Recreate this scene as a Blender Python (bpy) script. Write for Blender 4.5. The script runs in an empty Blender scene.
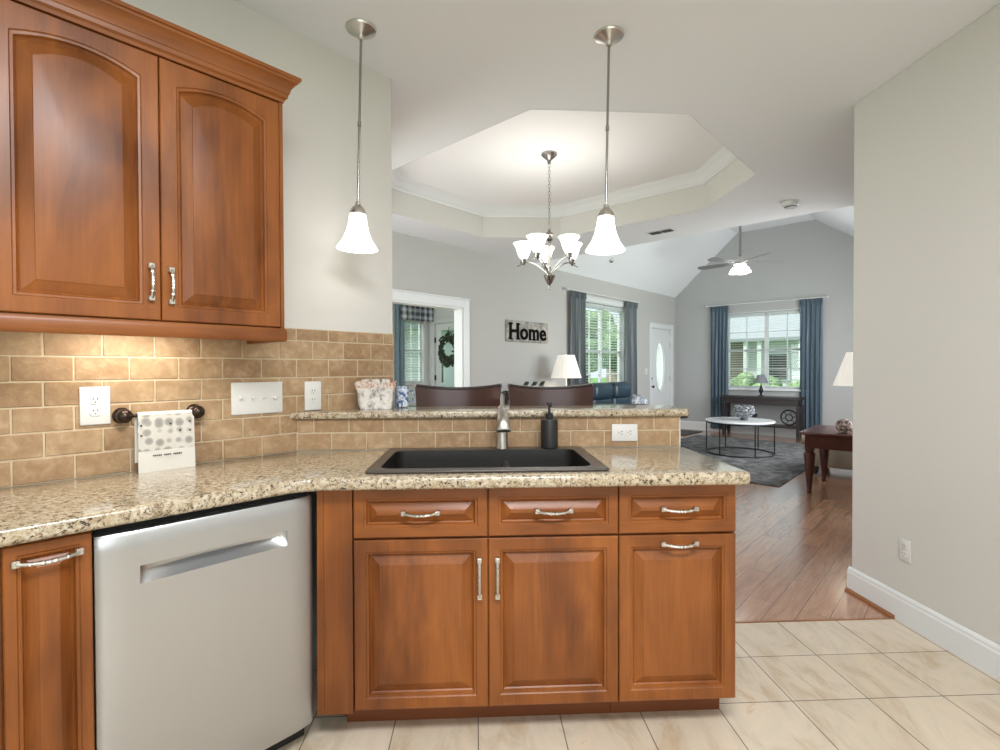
import bpy, bmesh, math, random
from math import pi, sin, cos, radians
from mathutils import Vector, Matrix
random.seed(7)
SC = bpy.context.scene
COL = SC.collection
S = math.sqrt(0.5)
# ------------------------------------------------------------------ camera, world, sun, big lights, exposure
cam_d = bpy.data.cameras.new('camera'); cam = bpy.data.objects.new('camera', cam_d); COL.objects.link(cam)
CAMH = 1.27
_yaw, _pitch, _roll = .0455, .0129, -.0036
_f = Vector((sin(_yaw)*cos(_pitch), cos(_yaw)*cos(_pitch), -sin(_pitch))); _r = Vector((cos(_yaw), -sin(_yaw), 0)); _u = _r.cross(_f)
_R, _U = cos(_roll)*_r + sin(_roll)*_u, -sin(_roll)*_r + cos(_roll)*_u
cam.matrix_world = Matrix(((_R.x, _U.x, -_f.x, 0), (_R.y, _U.y, -_f.y, 0), (_R.z, _U.z, -_f.z, CAMH), (0, 0, 0, 1)))
cam_d.sensor_width = 36; cam_d.lens = 512.4*36/1000; cam_d.clip_start = .05; cam_d.clip_end = 300
SC.camera = cam
SC.view_settings.view_transform = 'Standard'; SC.view_settings.look = 'None'
SC.view_settings.gamma = 1; SC.view_settings.use_curve_mapping = False
SC.view_settings.exposure = 0.46
wd = bpy.data.worlds.new('world'); SC.world = wd; wd.use_nodes = True
wn = wd.node_tree; bg = wn.nodes['Background']
bg.inputs['Color'].default_value = (.84, .92, 1.0, 1); bg.inputs['Strength'].default_value = 1.0
def W(U, V, z=0):
    """house frame (U along the long left walls, V to the right across them) -> world"""
    return Vector((S*(U+V), S*(U-V), z))
def area(name, loc, target, sx, sy, power, color=(1, 1, 1)):
    l = bpy.data.lights.new(name, 'AREA'); l.shape = 'RECTANGLE'; l.size = sx; l.size_y = sy; l.energy = power; l.color = color
    o = bpy.data.objects.new(name, l); COL.objects.link(o); o.location = loc
    o.rotation_euler = (Vector(target)-Vector(loc)).to_track_quat('-Z', 'Y').to_euler(); return o
def point(name, loc, power, color=(1, .95, .86), r=.05):
    l = bpy.data.lights.new(name, 'POINT'); l.energy = power; l.color = color; l.shadow_soft_size = r
    o = bpy.data.objects.new(name, l); COL.objects.link(o); o.location = loc; return o
sun_d = bpy.data.lights.new('sun', 'SUN'); sun_d.energy = 4.5; sun_d.angle = .05; sun_d.color = (1, .97, .9)
sun = bpy.data.objects.new('sun', sun_d); COL.objects.link(sun); sun.rotation_euler = Vector((.75, -.1, -1.0)).to_track_quat('-Z', 'Y').to_euler()
area('kitchen_back_fill', (.3, -2.35, 1.6), (.3, 3, 1.2), 3.4, 1.7, 28, (1, .99, .98))  # unseen fill lamp added behind the camera to brighten the kitchen
area('kitchen_ceiling_fill', (.35, .1, 2.70), (.35, .1, 0), 1.2, .6, 62, (.98, .98, 1))  # added soft fill from above, no visible fixture
area('dining_fill', W(1.60, -3.45, 1.35), W(5, -3.2, .6), 1.9, 1.4, 30, (.97, .98, 1))  # added fill lamp, hidden behind the kitchen left wall
area('living_side_fill', W(7.6, -.48, 1.6), W(7.6, -4, 1.0), 3.0, 1.8, 88, (.95, .98, 1))  # unseen fill lamp added to brighten the living room
area('sunroom_end_fill', W(2.75, -6.1, 1.6), W(6, -6.2, 1.4), 2.2, 1.8, 18, (.93, .98, 1))  # fill lamp added out of view to brighten the sunroom

# ------------------------------------------------------------------ materials
def mat(name, base=(.8, .8, .8), rough=.5, metal=0, coat=0, spec=None, emit=None, es=0, sheen=0, trans=0):
    m = bpy.data.materials.new(name); m.use_nodes = True; b = m.node_tree.nodes['Principled BSDF']
    b.inputs['Base Color'].default_value = (*base, 1); b.inputs['Roughness'].default_value = rough; b.inputs['Metallic'].default_value = metal
    b.inputs['Coat Weight'].default_value = coat; b.inputs['Coat Roughness'].default_value = .15
    if spec is not None: b.inputs['Specular IOR Level'].default_value = spec
    if emit: b.inputs['Emission Color'].default_value = (*emit, 1); b.inputs['Emission Strength'].default_value = es
    if sheen: b.inputs['Sheen Weight'].default_value = sheen
    if trans: b.inputs['Transmission Weight'].default_value = trans
    return m
class NT:
    def __init__(s, m): s.t = m.node_tree; s.b = s.t.nodes['Principled BSDF']
    def n(s, typ, **kw):
        x = s.t.nodes.new(typ)
        for k, v in kw.items():
            if k in x.inputs: x.inputs[k].default_value = v
            else: setattr(x, k, v)
        return x
    def l(s, a, b): s.t.links.new(a, b)
    def coord(s, scale=(1, 1, 1), rot=(0, 0, 0), loc=(0, 0, 0)):
        c = s.n('ShaderNodeTexCoord'); m = s.n('ShaderNodeMapping'); m.inputs['Scale'].default_value = scale
        m.inputs['Rotation'].default_value = rot; m.inputs['Location'].default_value = loc
        s.l(c.outputs['Object'], m.inputs['Vector']); return m.outputs['Vector']
    def noise(s, vec, scale, detail=4, rough=.6, dist=0):
        x = s.n('ShaderNodeTexNoise'); x.inputs['Scale'].default_value = scale; x.inputs['Detail'].default_value = detail
        x.inputs['Roughness'].default_value = rough; x.inputs['Distortion'].default_value = dist; s.l(vec, x.inputs['Vector']); return x.outputs['Fac']
    def ramp(s, fac, stops, const=False):
        x = s.n('ShaderNodeValToRGB'); cr = x.color_ramp
        if const: cr.interpolation = 'CONSTANT'
        while len(cr.elements) < len(stops): cr.elements.new(.5)
        for e, (p, c) in zip(cr.elements, stops): e.position = p; e.color = (*c, 1)
        s.l(fac, x.inputs['Fac']); return x.outputs['Color']
    def mix(s, fac, a, b, mode='MIX'):
        x = s.n('ShaderNodeMix', data_type='RGBA', blend_type=mode)
        if isinstance(fac, float): x.inputs[0].default_value = fac
        else: s.l(fac, x.inputs[0])
        for v, i in ((a, 6), (b, 7)):
            if isinstance(v, tuple): x.inputs[i].default_value = (*v, 1)
            else: s.l(v, x.inputs[i])
        return x.outputs[2]
    def bump(s, h, strength=.2, dist=.01):
        x = s.n('ShaderNodeBump'); x.inputs['Strength'].default_value = strength; x.inputs['Distance'].default_value = dist
        s.l(h, x.inputs['Height']); s.l(x.outputs['Normal'], s.b.inputs['Normal'])
    def base(s, c): s.l(c, s.b.inputs['Base Color'])
def wood(name, axis='z', c0=(.085, .022, .004), c1=(.195, .056, .0095), c2=(.33, .108, .021), rough=.36, fig=1.0):
    m = mat(name, rough=rough, coat=.03, spec=.42); t = NT(m)
    sc = {'z': (1, 1, .16), 'x': (.16, 1, 1), 'y': (1, .16, 1)}[axis]
    v = t.coord(sc); a = t.noise(v, 9*fig, 5, .6, 1.2); g = t.noise(t.coord({'z': (1, 1, .03), 'x': (.03, 1, 1), 'y': (1, .03, 1)}[axis]), 140, 3, .6)
    blot = t.noise(t.coord({'z': (1, 1, .5), 'x': (.5, 1, 1), 'y': (1, .5, 1)}[axis], loc=(3, 1, 2)), 4.5, 2, .5, .6)
    c = t.ramp(a, [(.30, c0), (.5, c1), (.72, c2)]); c = t.mix(.5, c, t.ramp(blot, [(.34, c0), (.62, c2)])); c = t.mix(.12, c, t.ramp(g, [(.35, c0), (.65, c2)])); t.base(c); return m
M = {}
M['cherry_v'] = wood('cherry_vertical', 'z'); M['cherry_h'] = wood('cherry_horizontal', 'x')
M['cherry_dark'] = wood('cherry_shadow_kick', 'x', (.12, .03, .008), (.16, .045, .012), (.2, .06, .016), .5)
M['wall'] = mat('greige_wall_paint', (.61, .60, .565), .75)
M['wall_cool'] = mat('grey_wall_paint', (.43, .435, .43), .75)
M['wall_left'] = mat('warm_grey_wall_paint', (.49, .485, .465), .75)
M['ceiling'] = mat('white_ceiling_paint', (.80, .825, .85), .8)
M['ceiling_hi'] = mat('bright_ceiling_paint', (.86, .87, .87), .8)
M['trim'] = mat('white_gloss_trim', (.72, .74, .74), .35)
M['plate'] = mat('white_plastic', (.66, .66, .635), .35)
M['slot'] = mat('dark_slot', (.05, .05, .05), .6)
M['nickel'] = mat('brushed_nickel', (.62, .60, .56), .28, 1)
M['nickel_mid'] = mat('brushed_warm_nickel', (.42, .40, .37), .33, 1)
M['nickel_dark'] = mat('satin_dark_nickel', (.34, .33, .31), .25, 1)
M['steel'] = mat('stainless_steel', (.50, .515, .53), .32, .92)
M['chrome'] = mat('polished_chrome', (.8, .8, .8), .12, 1)
M['black'] = mat('matte_black', (.012, .012, .012), .45)
M['flatblack'] = mat('flat_black_paint', (.006, .006, .006), .9, spec=.1)
M['blackmetal'] = mat('black_metal', (.02, .02, .022), .4, .4)
M['bronze'] = mat('oil_rubbed_bronze', (.045, .028, .02), .25, .7)
M['gap'] = mat('dark_cavity', (.01, .01, .01), .9)
M['sink'] = mat('black_composite', (.010, .009, .008), .38)
M['sinkrim'] = mat('sink_composite_rim', (.060, .050, .043), .35)
M['leather'] = mat('brown_leather', (.05, .014, .009), .28, coat=.15)
M['blueleather'] = mat('blue_leather', (.018, .042, .062), .32)
M['darkwood'] = wood('dark_mahogany', 'x', (.035, .009, .005), (.06, .016, .009), (.09, .026, .014), .22)
M['espresso'] = mat('espresso_wood', (.03, .022, .022), .35)
M['tan'] = mat('tan_upholstery', (.30, .25, .19), .85, sheen=.2)
M['shade'] = mat('pleated_lamp_shade', (.9, .87, .8), .8, emit=(1, .95, .86), es=.22)
M['opal'] = mat('lit_opal_glass', (.95, .93, .88), .3, emit=(1, .95, .88), es=2.2)
M['fanlight'] = mat('lit_fan_glass', (.95, .95, .95), .3, emit=(1, .98, .95), es=3)
M['marble'] = mat('white_marble', (.85, .86, .87), .12)
M['fanblade'] = mat('grey_wash_fan_blade', (.20, .20, .20), .5)
M['lawn'] = mat('lawn_grass', (.11, .26, .055), .9)
M['siding'] = mat('pale_siding', (.62, .64, .66), .8)
M['brickout'] = mat('pink_brick', (.42, .30, .26), .9)
M['roof'] = mat('grey_shingle', (.32, .34, .36), .9)
M['road'] = mat('driveway', (.5, .5, .48), .9)
M['bark'] = mat('bark', (.12, .09, .06), .9)
# tumbled stone tile
m = mat('tumbled_stone_tile', rough=.62); t = NT(m); g = t.n('ShaderNodeNewGeometry')
c = t.ramp(g.outputs['Random Per Island'], [(0, (.27, .155, .075)), (.35, (.35, .225, .118)), (.7, (.42, .29, .165)), (1, (.30, .18, .09))])
nz = t.noise(t.coord(), 22, 6, .65, .4); c = t.mix(.5, c, t.ramp(nz, [(.3, (.20, .115, .055)), (.52, (.36, .24, .13)), (.72, (.58, .45, .29))])); t.base(c)
t.bump(t.noise(t.coord(), 70, 5, .7), .35, .004); M['stone'] = m
M['grout'] = mat('sand_grout', (.52, .43, .30), .9)
# granite
m = mat('speckled_beige_granite', rough=.12, coat=.3); t = NT(m); v = t.coord()
big = t.noise(v, 9, 4, .6, 1.0); n1 = t.noise(v, 58, 6, .76, .6); n2 = t.noise(t.coord(loc=(5, 3, 1)), 88, 5, .72, .3); n3 = t.noise(t.coord(loc=(9, 1, 4)), 105, 4, .7)
c = t.ramp(n1, [(.36, (.10, .07, .045)), (.43, (.30, .235, .15)), (.50, (.47, .40, .285)), (.60, (.56, .51, .405)), (.72, (.66, .63, .56))])
c = t.mix(t.ramp(big, [(.42, (0, 0, 0)), (.68, (.55, .55, .55))]), c, (.40, .31, .19))
c = t.mix(t.ramp(n2, [(.565, (0, 0, 0)), (.60, (1, 1, 1))]), c, (.035, .026, .020))
c = t.mix(t.ramp(n3, [(.585, (0, 0, 0)), (.64, (.85, .85, .85))]), c, (.17, .085, .045)); t.base(c); M['granite'] = m
# floor tile, Object coordinates
m = mat('cream_marble_floor_tile', rough=.22); t = NT(m); v = t.coord()
br = t.n('ShaderNodeTexBrick'); br.offset = 0; br.squash = 1; br.inputs['Scale'].default_value = 1
for k, val in (('Brick Width', .2985), ('Row Height', .2985), ('Mortar Size', .0022), ('Mortar Smooth', .2), ('Bias', 0)): br.inputs[k].default_value = val
br.inputs['Color1'].default_value = (.66, .575, .465, 1); br.inputs['Color2'].default_value = (.60, .515, .405, 1); br.inputs['Mortar'].default_value = (.17, .145, .12, 1)
t.l(v, br.inputs['Vector']); vn = t.noise(t.coord((1, .35, 1), rot=(0, 0, .6)), 7, 6, .62, 1.6)
veins = t.ramp(vn, [(.32, (.80, .70, .58)), (.5, (1, 1, 1)), (.66, (1.12, 1.08, 1.04)), (.74, (.84, .68, .52))]); t.base(t.mix(.8, br.outputs['Color'], veins, 'MULTIPLY')); M['tile'] = m
# wood floor
m = mat('glossy_hardwood_planks', rough=.27, coat=.9, spec=.6); t = NT(m); v = t.coord()
br = t.n('ShaderNodeTexBrick'); br.offset = .37; br.inputs['Scale'].default_value = 1
for k, val in (('Brick Width', 1.15), ('Row Height', .127), ('Mortar Size', .0014), ('Mortar Smooth', .1), ('Bias', -.1)): br.inputs[k].default_value = val
br.inputs['Color1'].default_value = (.36, .18, .105, 1); br.inputs['Color2'].default_value = (.52, .29, .17, 1); br.inputs['Mortar'].default_value = (.06, .025, .014, 1)
t.l(v, br.inputs['Vector']); gn = t.noise(t.coord((.1, 1, 1)), 40, 5, .65, .8)
t.base(t.mix(.7, br.outputs['Color'], t.ramp(gn, [(.3, (.62, .55, .5)), (.6, (1.15, 1.1, 1.05))]), 'MULTIPLY')); M['plank'] = m
# glass pane: real thin glass, clear with a fresnel reflection
m = bpy.data.materials.new('window_glass'); m.use_nodes = True; nt = m.node_tree; nt.nodes.clear()
o = nt.nodes.new('ShaderNodeOutputMaterial'); mx = nt.nodes.new('ShaderNodeMixShader'); tr = nt.nodes.new('ShaderNodeBsdfTransparent'); gl = nt.nodes.new('ShaderNodeBsdfGlossy'); lw = nt.nodes.new('ShaderNodeLayerWeight'); pw = nt.nodes.new('ShaderNodeMath'); fr = nt.nodes.new('ShaderNodeMath')
gl.inputs['Roughness'].default_value = .02; tr.inputs['Color'].default_value = (.93, .97, .96, 1); lw.inputs['Blend'].default_value = .5; pw.operation = 'POWER'; pw.inputs[1].default_value = 4; fr.operation = 'MULTIPLY_ADD'; fr.inputs[1].default_value = .6; fr.inputs[2].default_value = .04
nt.links.new(lw.outputs['Facing'], pw.inputs[0]); nt.links.new(pw.outputs[0], fr.inputs[0])
nt.links.new(fr.outputs[0], mx.inputs[0]); nt.links.new(tr.outputs[0], mx.inputs[1]); nt.links.new(gl.outputs[0], mx.inputs[2]); nt.links.new(mx.outputs[0], o.inputs[0]); M['glass'] = m
M['crystal'] = mat('clear_cut_glass', (.42, .45, .47), .05, 0, trans=.7)
def cloth(name, base, transl=.3, rough=.6):
    m = mat(name, base, rough, sheen=.3); nt = m.node_tree; b = nt.nodes['Principled BSDF']; out = nt.nodes['Material Output']
    tl = nt.nodes.new('ShaderNodeBsdfTranslucent'); tl.inputs['Color'].default_value = (*base, 1); x = nt.nodes.new('ShaderNodeMixShader'); x.inputs[0].default_value = transl
    nt.links.new(b.outputs[0], x.inputs[1]); nt.links.new(tl.outputs[0], x.inputs[2]); nt.links.new(x.outputs[0], out.inputs[0]); return m
M['blind'] = cloth('white_blind_slat', (.82, .85, .85), .45, .5)
M['curtain'] = cloth('slate_blue_curtain', (.19, .27, .34), .45, .33)
M['curtain_grey'] = cloth('slate_grey_curtain', (.17, .20, .215), .3, .4)
M['curtain_pale'] = cloth('pale_blue_curtain', (.30, .42, .50), .35)
m = cloth('navy_white_plaid', (.5, .5, .5), .15); t = NT(m); v = t.coord()
ws = []
for d in ('X', 'Z'):
    w = t.n('ShaderNodeTexWave'); w.bands_direction = d; w.inputs['Scale'].default_value = 2.6; t.l(v, w.inputs['Vector']); ws.append(t.ramp(w.outputs['Fac'], [(.35, (.05, .07, .12)), (.75, (.75, .8, .85))]))
t.base(t.mix(.5, ws[0], ws[1])); M['plaid'] = m
def speck(name, stops, scale, rough=.8, vor=False):
    m = mat(name, rough=rough); t = NT(m); v = t.coord()
    if vor:
        x = t.n('ShaderNodeTexVoronoi'); x.inputs['Scale'].default_value = scale; x.inputs['Randomness'].default_value = .35; t.l(v, x.inputs['Vector']); f = x.outputs['Distance']
    else: f = t.noise(v, scale, 5, .7, .5)
    t.base(t.ramp(f, stops)); return m
M['towel_floral'] = speck('printed_circle_linen', [(.06, (.14, .13, .12)), (.11, (.56, .54, .48)), (.24, (.52, .50, .44)), (.33, (.24, .235, .22)), (.50, (.34, .33, .30)), (.6, (.56, .54, .49))], 30, .9, True)
M['linen'] = mat('white_linen', (.62, .605, .56), .9)
M['basket'] = speck('marbled_white_fabric', [(.34, (.20, .19, .20)), (.44, (.50, .47, .44)), (.54, (.68, .66, .62)), (.8, (.74, .72, .69))], 34)
M['basket_rim'] = speck('red_blue_print_trim', [(.38, (.10, .13, .25)), (.43, (.62, .57, .50)), (.53, (.66, .58, .48)), (.57, (.40, .12, .08)), (.66, (.6, .3, .16))], 60)
M['bluepattern'] = speck('blue_white_print', [(.38, (.04, .06, .14)), (.48, (.12, .2, .36)), (.56, (.75, .8, .86)), (.7, (.1, .14, .25))], 42)
M['rug'] = speck('charcoal_distressed_rug', [(.35, (.045, .045, .047)), (.5, (.10, .10, .10)), (.65, (.20, .20, .20))], 7, .95)
M['throw'] = speck('grey_white_throw', [(.4, (.12, .14, .18)), (.52, (.4, .44, .5)), (.6, (.75, .77, .8))], 14)
M['foliage'] = speck('leafy_green', [(.35, (.07, .13, .05)), (.55, (.22, .33, .14)), (.72, (.44, .53, .32))], 5)
M['wreath'] = speck('dark_wreath_leaves', [(.35, (.02, .03, .02)), (.6, (.06, .09, .05))], 30)
M['signwood'] = speck('weathered_sign_board', [(.3, (.12, .11, .10)), (.5, (.36, .34, .31)), (.7, (.55, .53, .5))], 9)
M['wicker'] = speck('brown_rattan', [(.4, (.10, .05, .03)), (.6, (.5, .42, .36))], 60, .5)

# ------------------------------------------------------------------ mesh builder
class MB:
    def __init__(s): s.bm = bmesh.new()
    def box(s, x0, x1, y0, y1, z0, z1, bev=0, seg=2):
        g = bmesh.ops.create_cube(s.bm, size=1); vs = g['verts']
        for v in vs: v.co = Vector((x0+(v.co.x+.5)*(x1-x0), y0+(v.co.y+.5)*(y1-y0), z0+(v.co.z+.5)*(z1-z0)))
        if bev:
            es = list({e for v in vs for e in v.link_edges}); bmesh.ops.bevel(s.bm, geom=es, offset=bev, segments=seg, affect='EDGES', profile=.5)
        return s
    def obox(s, c, size, rot, bev=0):
        """box centred at c, rotated by euler rot"""
        n0 = len(s.bm.verts); s.box(-size[0]/2, size[0]/2, -size[1]/2, size[1]/2, -size[2]/2, size[2]/2, bev)
        s.bm.verts.ensure_lookup_table(); from mathutils import Euler
        R = Euler(rot).to_matrix()
        for v in s.bm.verts[n0:]: v.co = R @ v.co + Vector(c)
        return s
    def lathe(s, prof, c=(0, 0, 0), seg=24, axis='z', caps=True):
        rings = []
        for r, h in prof:
            ring = []
            for i in range(seg):
                a = 2*pi*i/seg; p = (r*cos(a), r*sin(a), h)
                if axis == 'y': p = (p[0], h, p[1])
                if axis == 'x': p = (h, p[0], p[1])
                ring.append(s.bm.verts.new(Vector(p)+Vector(c)))
            rings.append(ring)
        for a, b in zip(rings, rings[1:]):
            for i in range(seg):
                f = (a[i], a[(i+1) % seg], b[(i+1) % seg], b[i]); s.bm.faces.new(f)
        if caps:
            for ring, rev in ((rings[0], True), (rings[-1], False)):
                if prof[0 if rev else -1][0] > 1e-5: s.bm.faces.new(ring[::-1] if rev else ring)
        return s
    def tube(s, pts, r, seg=10, r1=None, closed=False):
        pts = [Vector(p) for p in pts]; n = len(pts); rings = []; up = None
        for i, p in enumerate(pts):
            if closed: d = (pts[(i+1) % n]-pts[i-1]).normalized()
            else: d = (pts[min(i+1, n-1)]-pts[max(i-1, 0)]).normalized()
            if up is None:
                up = Vector((0, 0, 1)) if abs(d.z) < .9 else Vector((1, 0, 0))
            a = d.cross(up).normalized(); up = a.cross(d).normalized()
            rr = r if r1 is None else r+(r1-r)*i/(n-1)
            rings.append([s.bm.verts.new(p+rr*(cos(2*pi*k/seg)*a+sin(2*pi*k/seg)*up)) for k in range(seg)])
        pr = list(zip(rings, rings[1:]))+([(rings[-1], rings[0])] if closed else [])
        for A, B in pr:
            for k in range(seg): s.bm.faces.new((A[k], A[(k+1) % seg], B[(k+1) % seg], B[k]))
        if not closed: s.bm.faces.new(rings[0][::-1]); s.bm.faces.new(rings[-1])
        return s
    def prism(s, poly, z0, z1, holes=(), round_=0, seg=3):
        """polygon (ccw) extruded in z, optional holes, optional rounded outer rim"""
        bm = s.bm
        if round_:
            prof = []
            for i in range(seg+1): a = pi/2*i/seg; prof.append((round_*(1-sin(a)), z0+round_*(1-cos(a))))
            for i in range(seg+1): a = pi/2*i/seg; prof.append((round_*(1-cos(a)), z1-round_*(1-sin(a))))
        else: prof = [(0, z0), (0, z1)]
        rings = [[bm.verts.new((x, y, z)) for x, y in inset(poly, d)] for d, z in prof]
        for A, B in zip(rings, rings[1:]):
            for i in range(len(A)): bm.faces.new((A[i], A[(i+1) % len(A)], B[(i+1) % len(A)], B[i]))
        hr = []
        for h in holes:
            a = [bm.verts.new((x, y, z0)) for x, y in h]; b = [bm.verts.new((x, y, z1)) for x, y in h]; hr.append((a, b))
            for i in range(len(a)): bm.faces.new((a[(i+1) % len(a)], a[i], b[i], b[(i+1) % len(a)]))
        for k, ring in ((0, rings[0]), (1, rings[-1])):
            loops = [ring]+[h[k] for h in hr]; es = []
            for L in loops:
                for i in range(len(L)):
                    e = bm.edges.get((L[i], L[(i+1) % len(L)])) or bm.edges.new((L[i], L[(i+1) % len(L)])); es.append(e)
            if len(loops) == 1: bm.faces.new(ring if k else ring[::-1])
            else: bmesh.ops.triangle_fill(bm, use_beauty=True, use_dissolve=False, edges=es, normal=(0, 0, 1 if k else -1))
        return s
    def xz(s, poly, y0, y1):
        """polygon in the x-z plane extruded along y"""
        a = [s.bm.verts.new((x, y0, z)) for x, z in poly]; b = [s.bm.verts.new((x, y1, z)) for x, z in poly]; n = len(a)
        s.bm.faces.new(a); s.bm.faces.new(b[::-1])
        for i in range(n): s.bm.faces.new((a[(i+1) % n], a[i], b[i], b[(i+1) % n]))
        return s
    def yz(s, poly, x0, x1):
        a = [s.bm.verts.new((x0, y, z)) for y, z in poly]; b = [s.bm.verts.new((x1, y, z)) for y, z in poly]; n = len(a)
        s.bm.faces.new(a); s.bm.faces.new(b[::-1])
        for i in range(n): s.bm.faces.new((a[(i+1) % n], a[i], b[i], b[(i+1) % n]))
        return s
    def loops(s, L, cap0=False, cap1=True):
        rings = [[s.bm.verts.new(p) for p in l] for l in L]; n = len(rings[0])
        for A, B in zip(rings, rings[1:]):
            for i in range(n): s.bm.faces.new((A[i], A[(i+1) % n], B[(i+1) % n], B[i]))
        if cap1: s.bm.faces.new(rings[-1])
        if cap0: s.bm.faces.new(rings[0][::-1])
        return s
    def sphere(s, c, r, sc=(1, 1, 1), sub=3):
        g = bmesh.ops.create_icosphere(s.bm, subdivisions=sub, radius=r)
        for v in g['verts']: v.co = Vector((v.co.x*sc[0], v.co.y*sc[1], v.co.z*sc[2]))+Vector(c)
        return s
    def sheet(s, f, nu, nv, thick=.004):
        """closed thin solid over grid f(u,v)->Vector, thickened along y"""
        A = [[f(i/nu, j/nv) for j in range(nv+1)] for i in range(nu+1)]
        F = [[s.bm.verts.new(p) for p in r] for r in A]; B = [[s.bm.verts.new(p+Vector((0, thick, 0))) for p in r] for r in A]
        for i in range(nu):
            for j in range(nv):
                s.bm.faces.new((F[i][j], F[i+1][j], F[i+1][j+1], F[i][j+1])); s.bm.faces.new((B[i][j+1], B[i+1][j+1], B[i+1][j], B[i][j]))
        for i in range(nu):
            s.bm.faces.new((F[i+1][0], F[i][0], B[i][0], B[i+1][0])); s.bm.faces.new((F[i][nv], F[i+1][nv], B[i+1][nv], B[i][nv]))
        for j in range(nv):
            s.bm.faces.new((F[0][j], F[0][j+1], B[0][j+1], B[0][j])); s.bm.faces.new((F[nu][j+1], F[nu][j], B[nu][j], B[nu][j+1]))
        return s
    def build(s, name, m, parent=None, smooth=False, loc=(0, 0, 0), rz=0, kind=None, label=None, angle=35):
        me = bpy.data.meshes.new(name); bmesh.ops.recalc_face_normals(s.bm, faces=s.bm.faces[:]); s.bm.to_mesh(me); s.bm.free()
        if smooth:
            me.shade_smooth() if hasattr(me, 'shade_smooth') else None
            me.set_sharp_from_angle(angle=radians(angle))
        o = bpy.data.objects.new(name, me); COL.objects.link(o); o.data.materials.append(M[m] if isinstance(m, str) else m)
        o.location = loc; o.rotation_euler = (0, 0, rz)
        if parent: o.parent = parent
        if kind: o['kind'] = kind
        if label: o['label'] = label
        return o
def inset(poly, d):
    if d == 0: return list(poly)
    n = len(poly); out = []
    for i in range(n):
        p0, p1, p2 = Vector(poly[i-1]), Vector(poly[i]), Vector(poly[(i+1) % n])
        e1 = (p1-p0).normalized(); e2 = (p2-p1).normalized(); n1 = Vector((-e1.y, e1.x)); n2 = Vector((-e2.y, e2.x))
        b = (n1+n2); k = max(.3, 1+n1.dot(n2)); q = p1+b*(d/k); out.append((q.x, q.y))
    return out
def fillet(poly, idx, r, seg=6):
    out = []; n = len(poly)
    for i in range(n):
        if i not in idx: out.append(poly[i]); continue
        rr = r[i] if isinstance(r, dict) else r
        p0, p1, p2 = Vector(poly[i-1]), Vector(poly[i]), Vector(poly[(i+1) % n]); a = (p0-p1).normalized(); b = (p2-p1).normalized()
        A, B = p1+a*rr, p1+b*rr
        for k in range(seg+1):
            t = k/seg; q = (1-t)**2*A+2*t*(1-t)*p1+t*t*B; out.append((q.x, q.y))
    return out
def rrect(x0, x1, y0, y1, r, seg=5):
    return fillet([(x0, y0), (x1, y0), (x1, y1), (x0, y1)], (0, 1, 2, 3), r, seg)
def thing(name, label, cat, loc=(0, 0, 0), rz=0, group=None):
    o = bpy.data.objects.new(name, None); COL.objects.link(o); o.location = loc; o.rotation_euler = (0, 0, rz); o.empty_display_size = .1
    return tag(o, label, cat, group)
def tag(o, label, cat, group=None):
    o['label'] = label; o['category'] = cat
    if group: o['group'] = group
    return o
def copy_tree(o, parent=None):
    c = o.copy(); COL.objects.link(c)
    if parent: c.parent = parent
    for ch in [x for x in bpy.data.objects if x.parent == o]: copy_tree(ch, c)
    return c
LEFT = pi/4      # local x = +U, local y = into the left walls (front faces -y)
FAR = -pi/4      # local x = +V, local y = +U (into the far wall)
RIGHT = -pi/2    # local x = -Y, local y = +X (into the kitchen's right wall)

# ------------------------------------------------------------------ the shell
D0 = 2.17      # kitchen left wall, distance of its face (V = -D0)
YK = 2.28      # peninsula knee wall face
UE = 1.565     # free end of the kitchen left wall
DL = 4.55      # long left wall of dining and living room
UF = 10.45     # far wall
UH = 5.63      # where the flat ceiling stops and the vault begins
YS = 2.4786    # tile meets wood
XR = 2.118; YE = 2.797
CZ = 2.74
def uv2(pts): return [(W(u, v).x, W(u, v).y) for u, v in pts]
MB().prism([(-4, -2.6), (XR+.1, -2.6), (XR+.1, YS), (-4, YS)], -.05, 0).build('floor_kitchen_tile', 'tile', kind='structure')
for o in [bpy.data.objects['floor_kitchen_tile']]:
    # shift local origin so the joints fall where they do in the room
    for v in o.data.vertices: v.co.x -= 1.493; v.co.y -= YS
    o.location = (1.493, YS, 0)
def wall_holes(mb, x0, x1, z0, z1, y0, y1, holes):
    xs = x0
    for hx0, hx1, hz0, hz1 in sorted(holes):
        if hx0 > xs: mb.box(xs, hx0, y0, y1, z0, z1)
        if hz0 > z0: mb.box(hx0, hx1, y0, y1, z0, hz0)
        if hz1 < z1: mb.box(hx0, hx1, y0, y1, hz1, z1)
        xs = hx1
    if xs < x1: mb.box(xs, x1, y0, y1, z0, z1)
    return mb
# wood floor in the house frame: local x = U, local y = -V; its near edge follows the tile line Y = YS
def luv(x, y): return ((x+y)*S, (y-x)*S)       # world -> local of LEFT frame
pf = [luv(-3.6, YS), luv(3.5, YS), luv(9.6, 6.2), (UF+.1, .4), (UF+.1, DL+.1), (6.35, DL+.1), (6.35, 7.6), (2.5, 7.6)]
MB().prism(pf, -.05, 0).build('floor_hardwood', 'plank', rz=LEFT, kind='structure')
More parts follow.
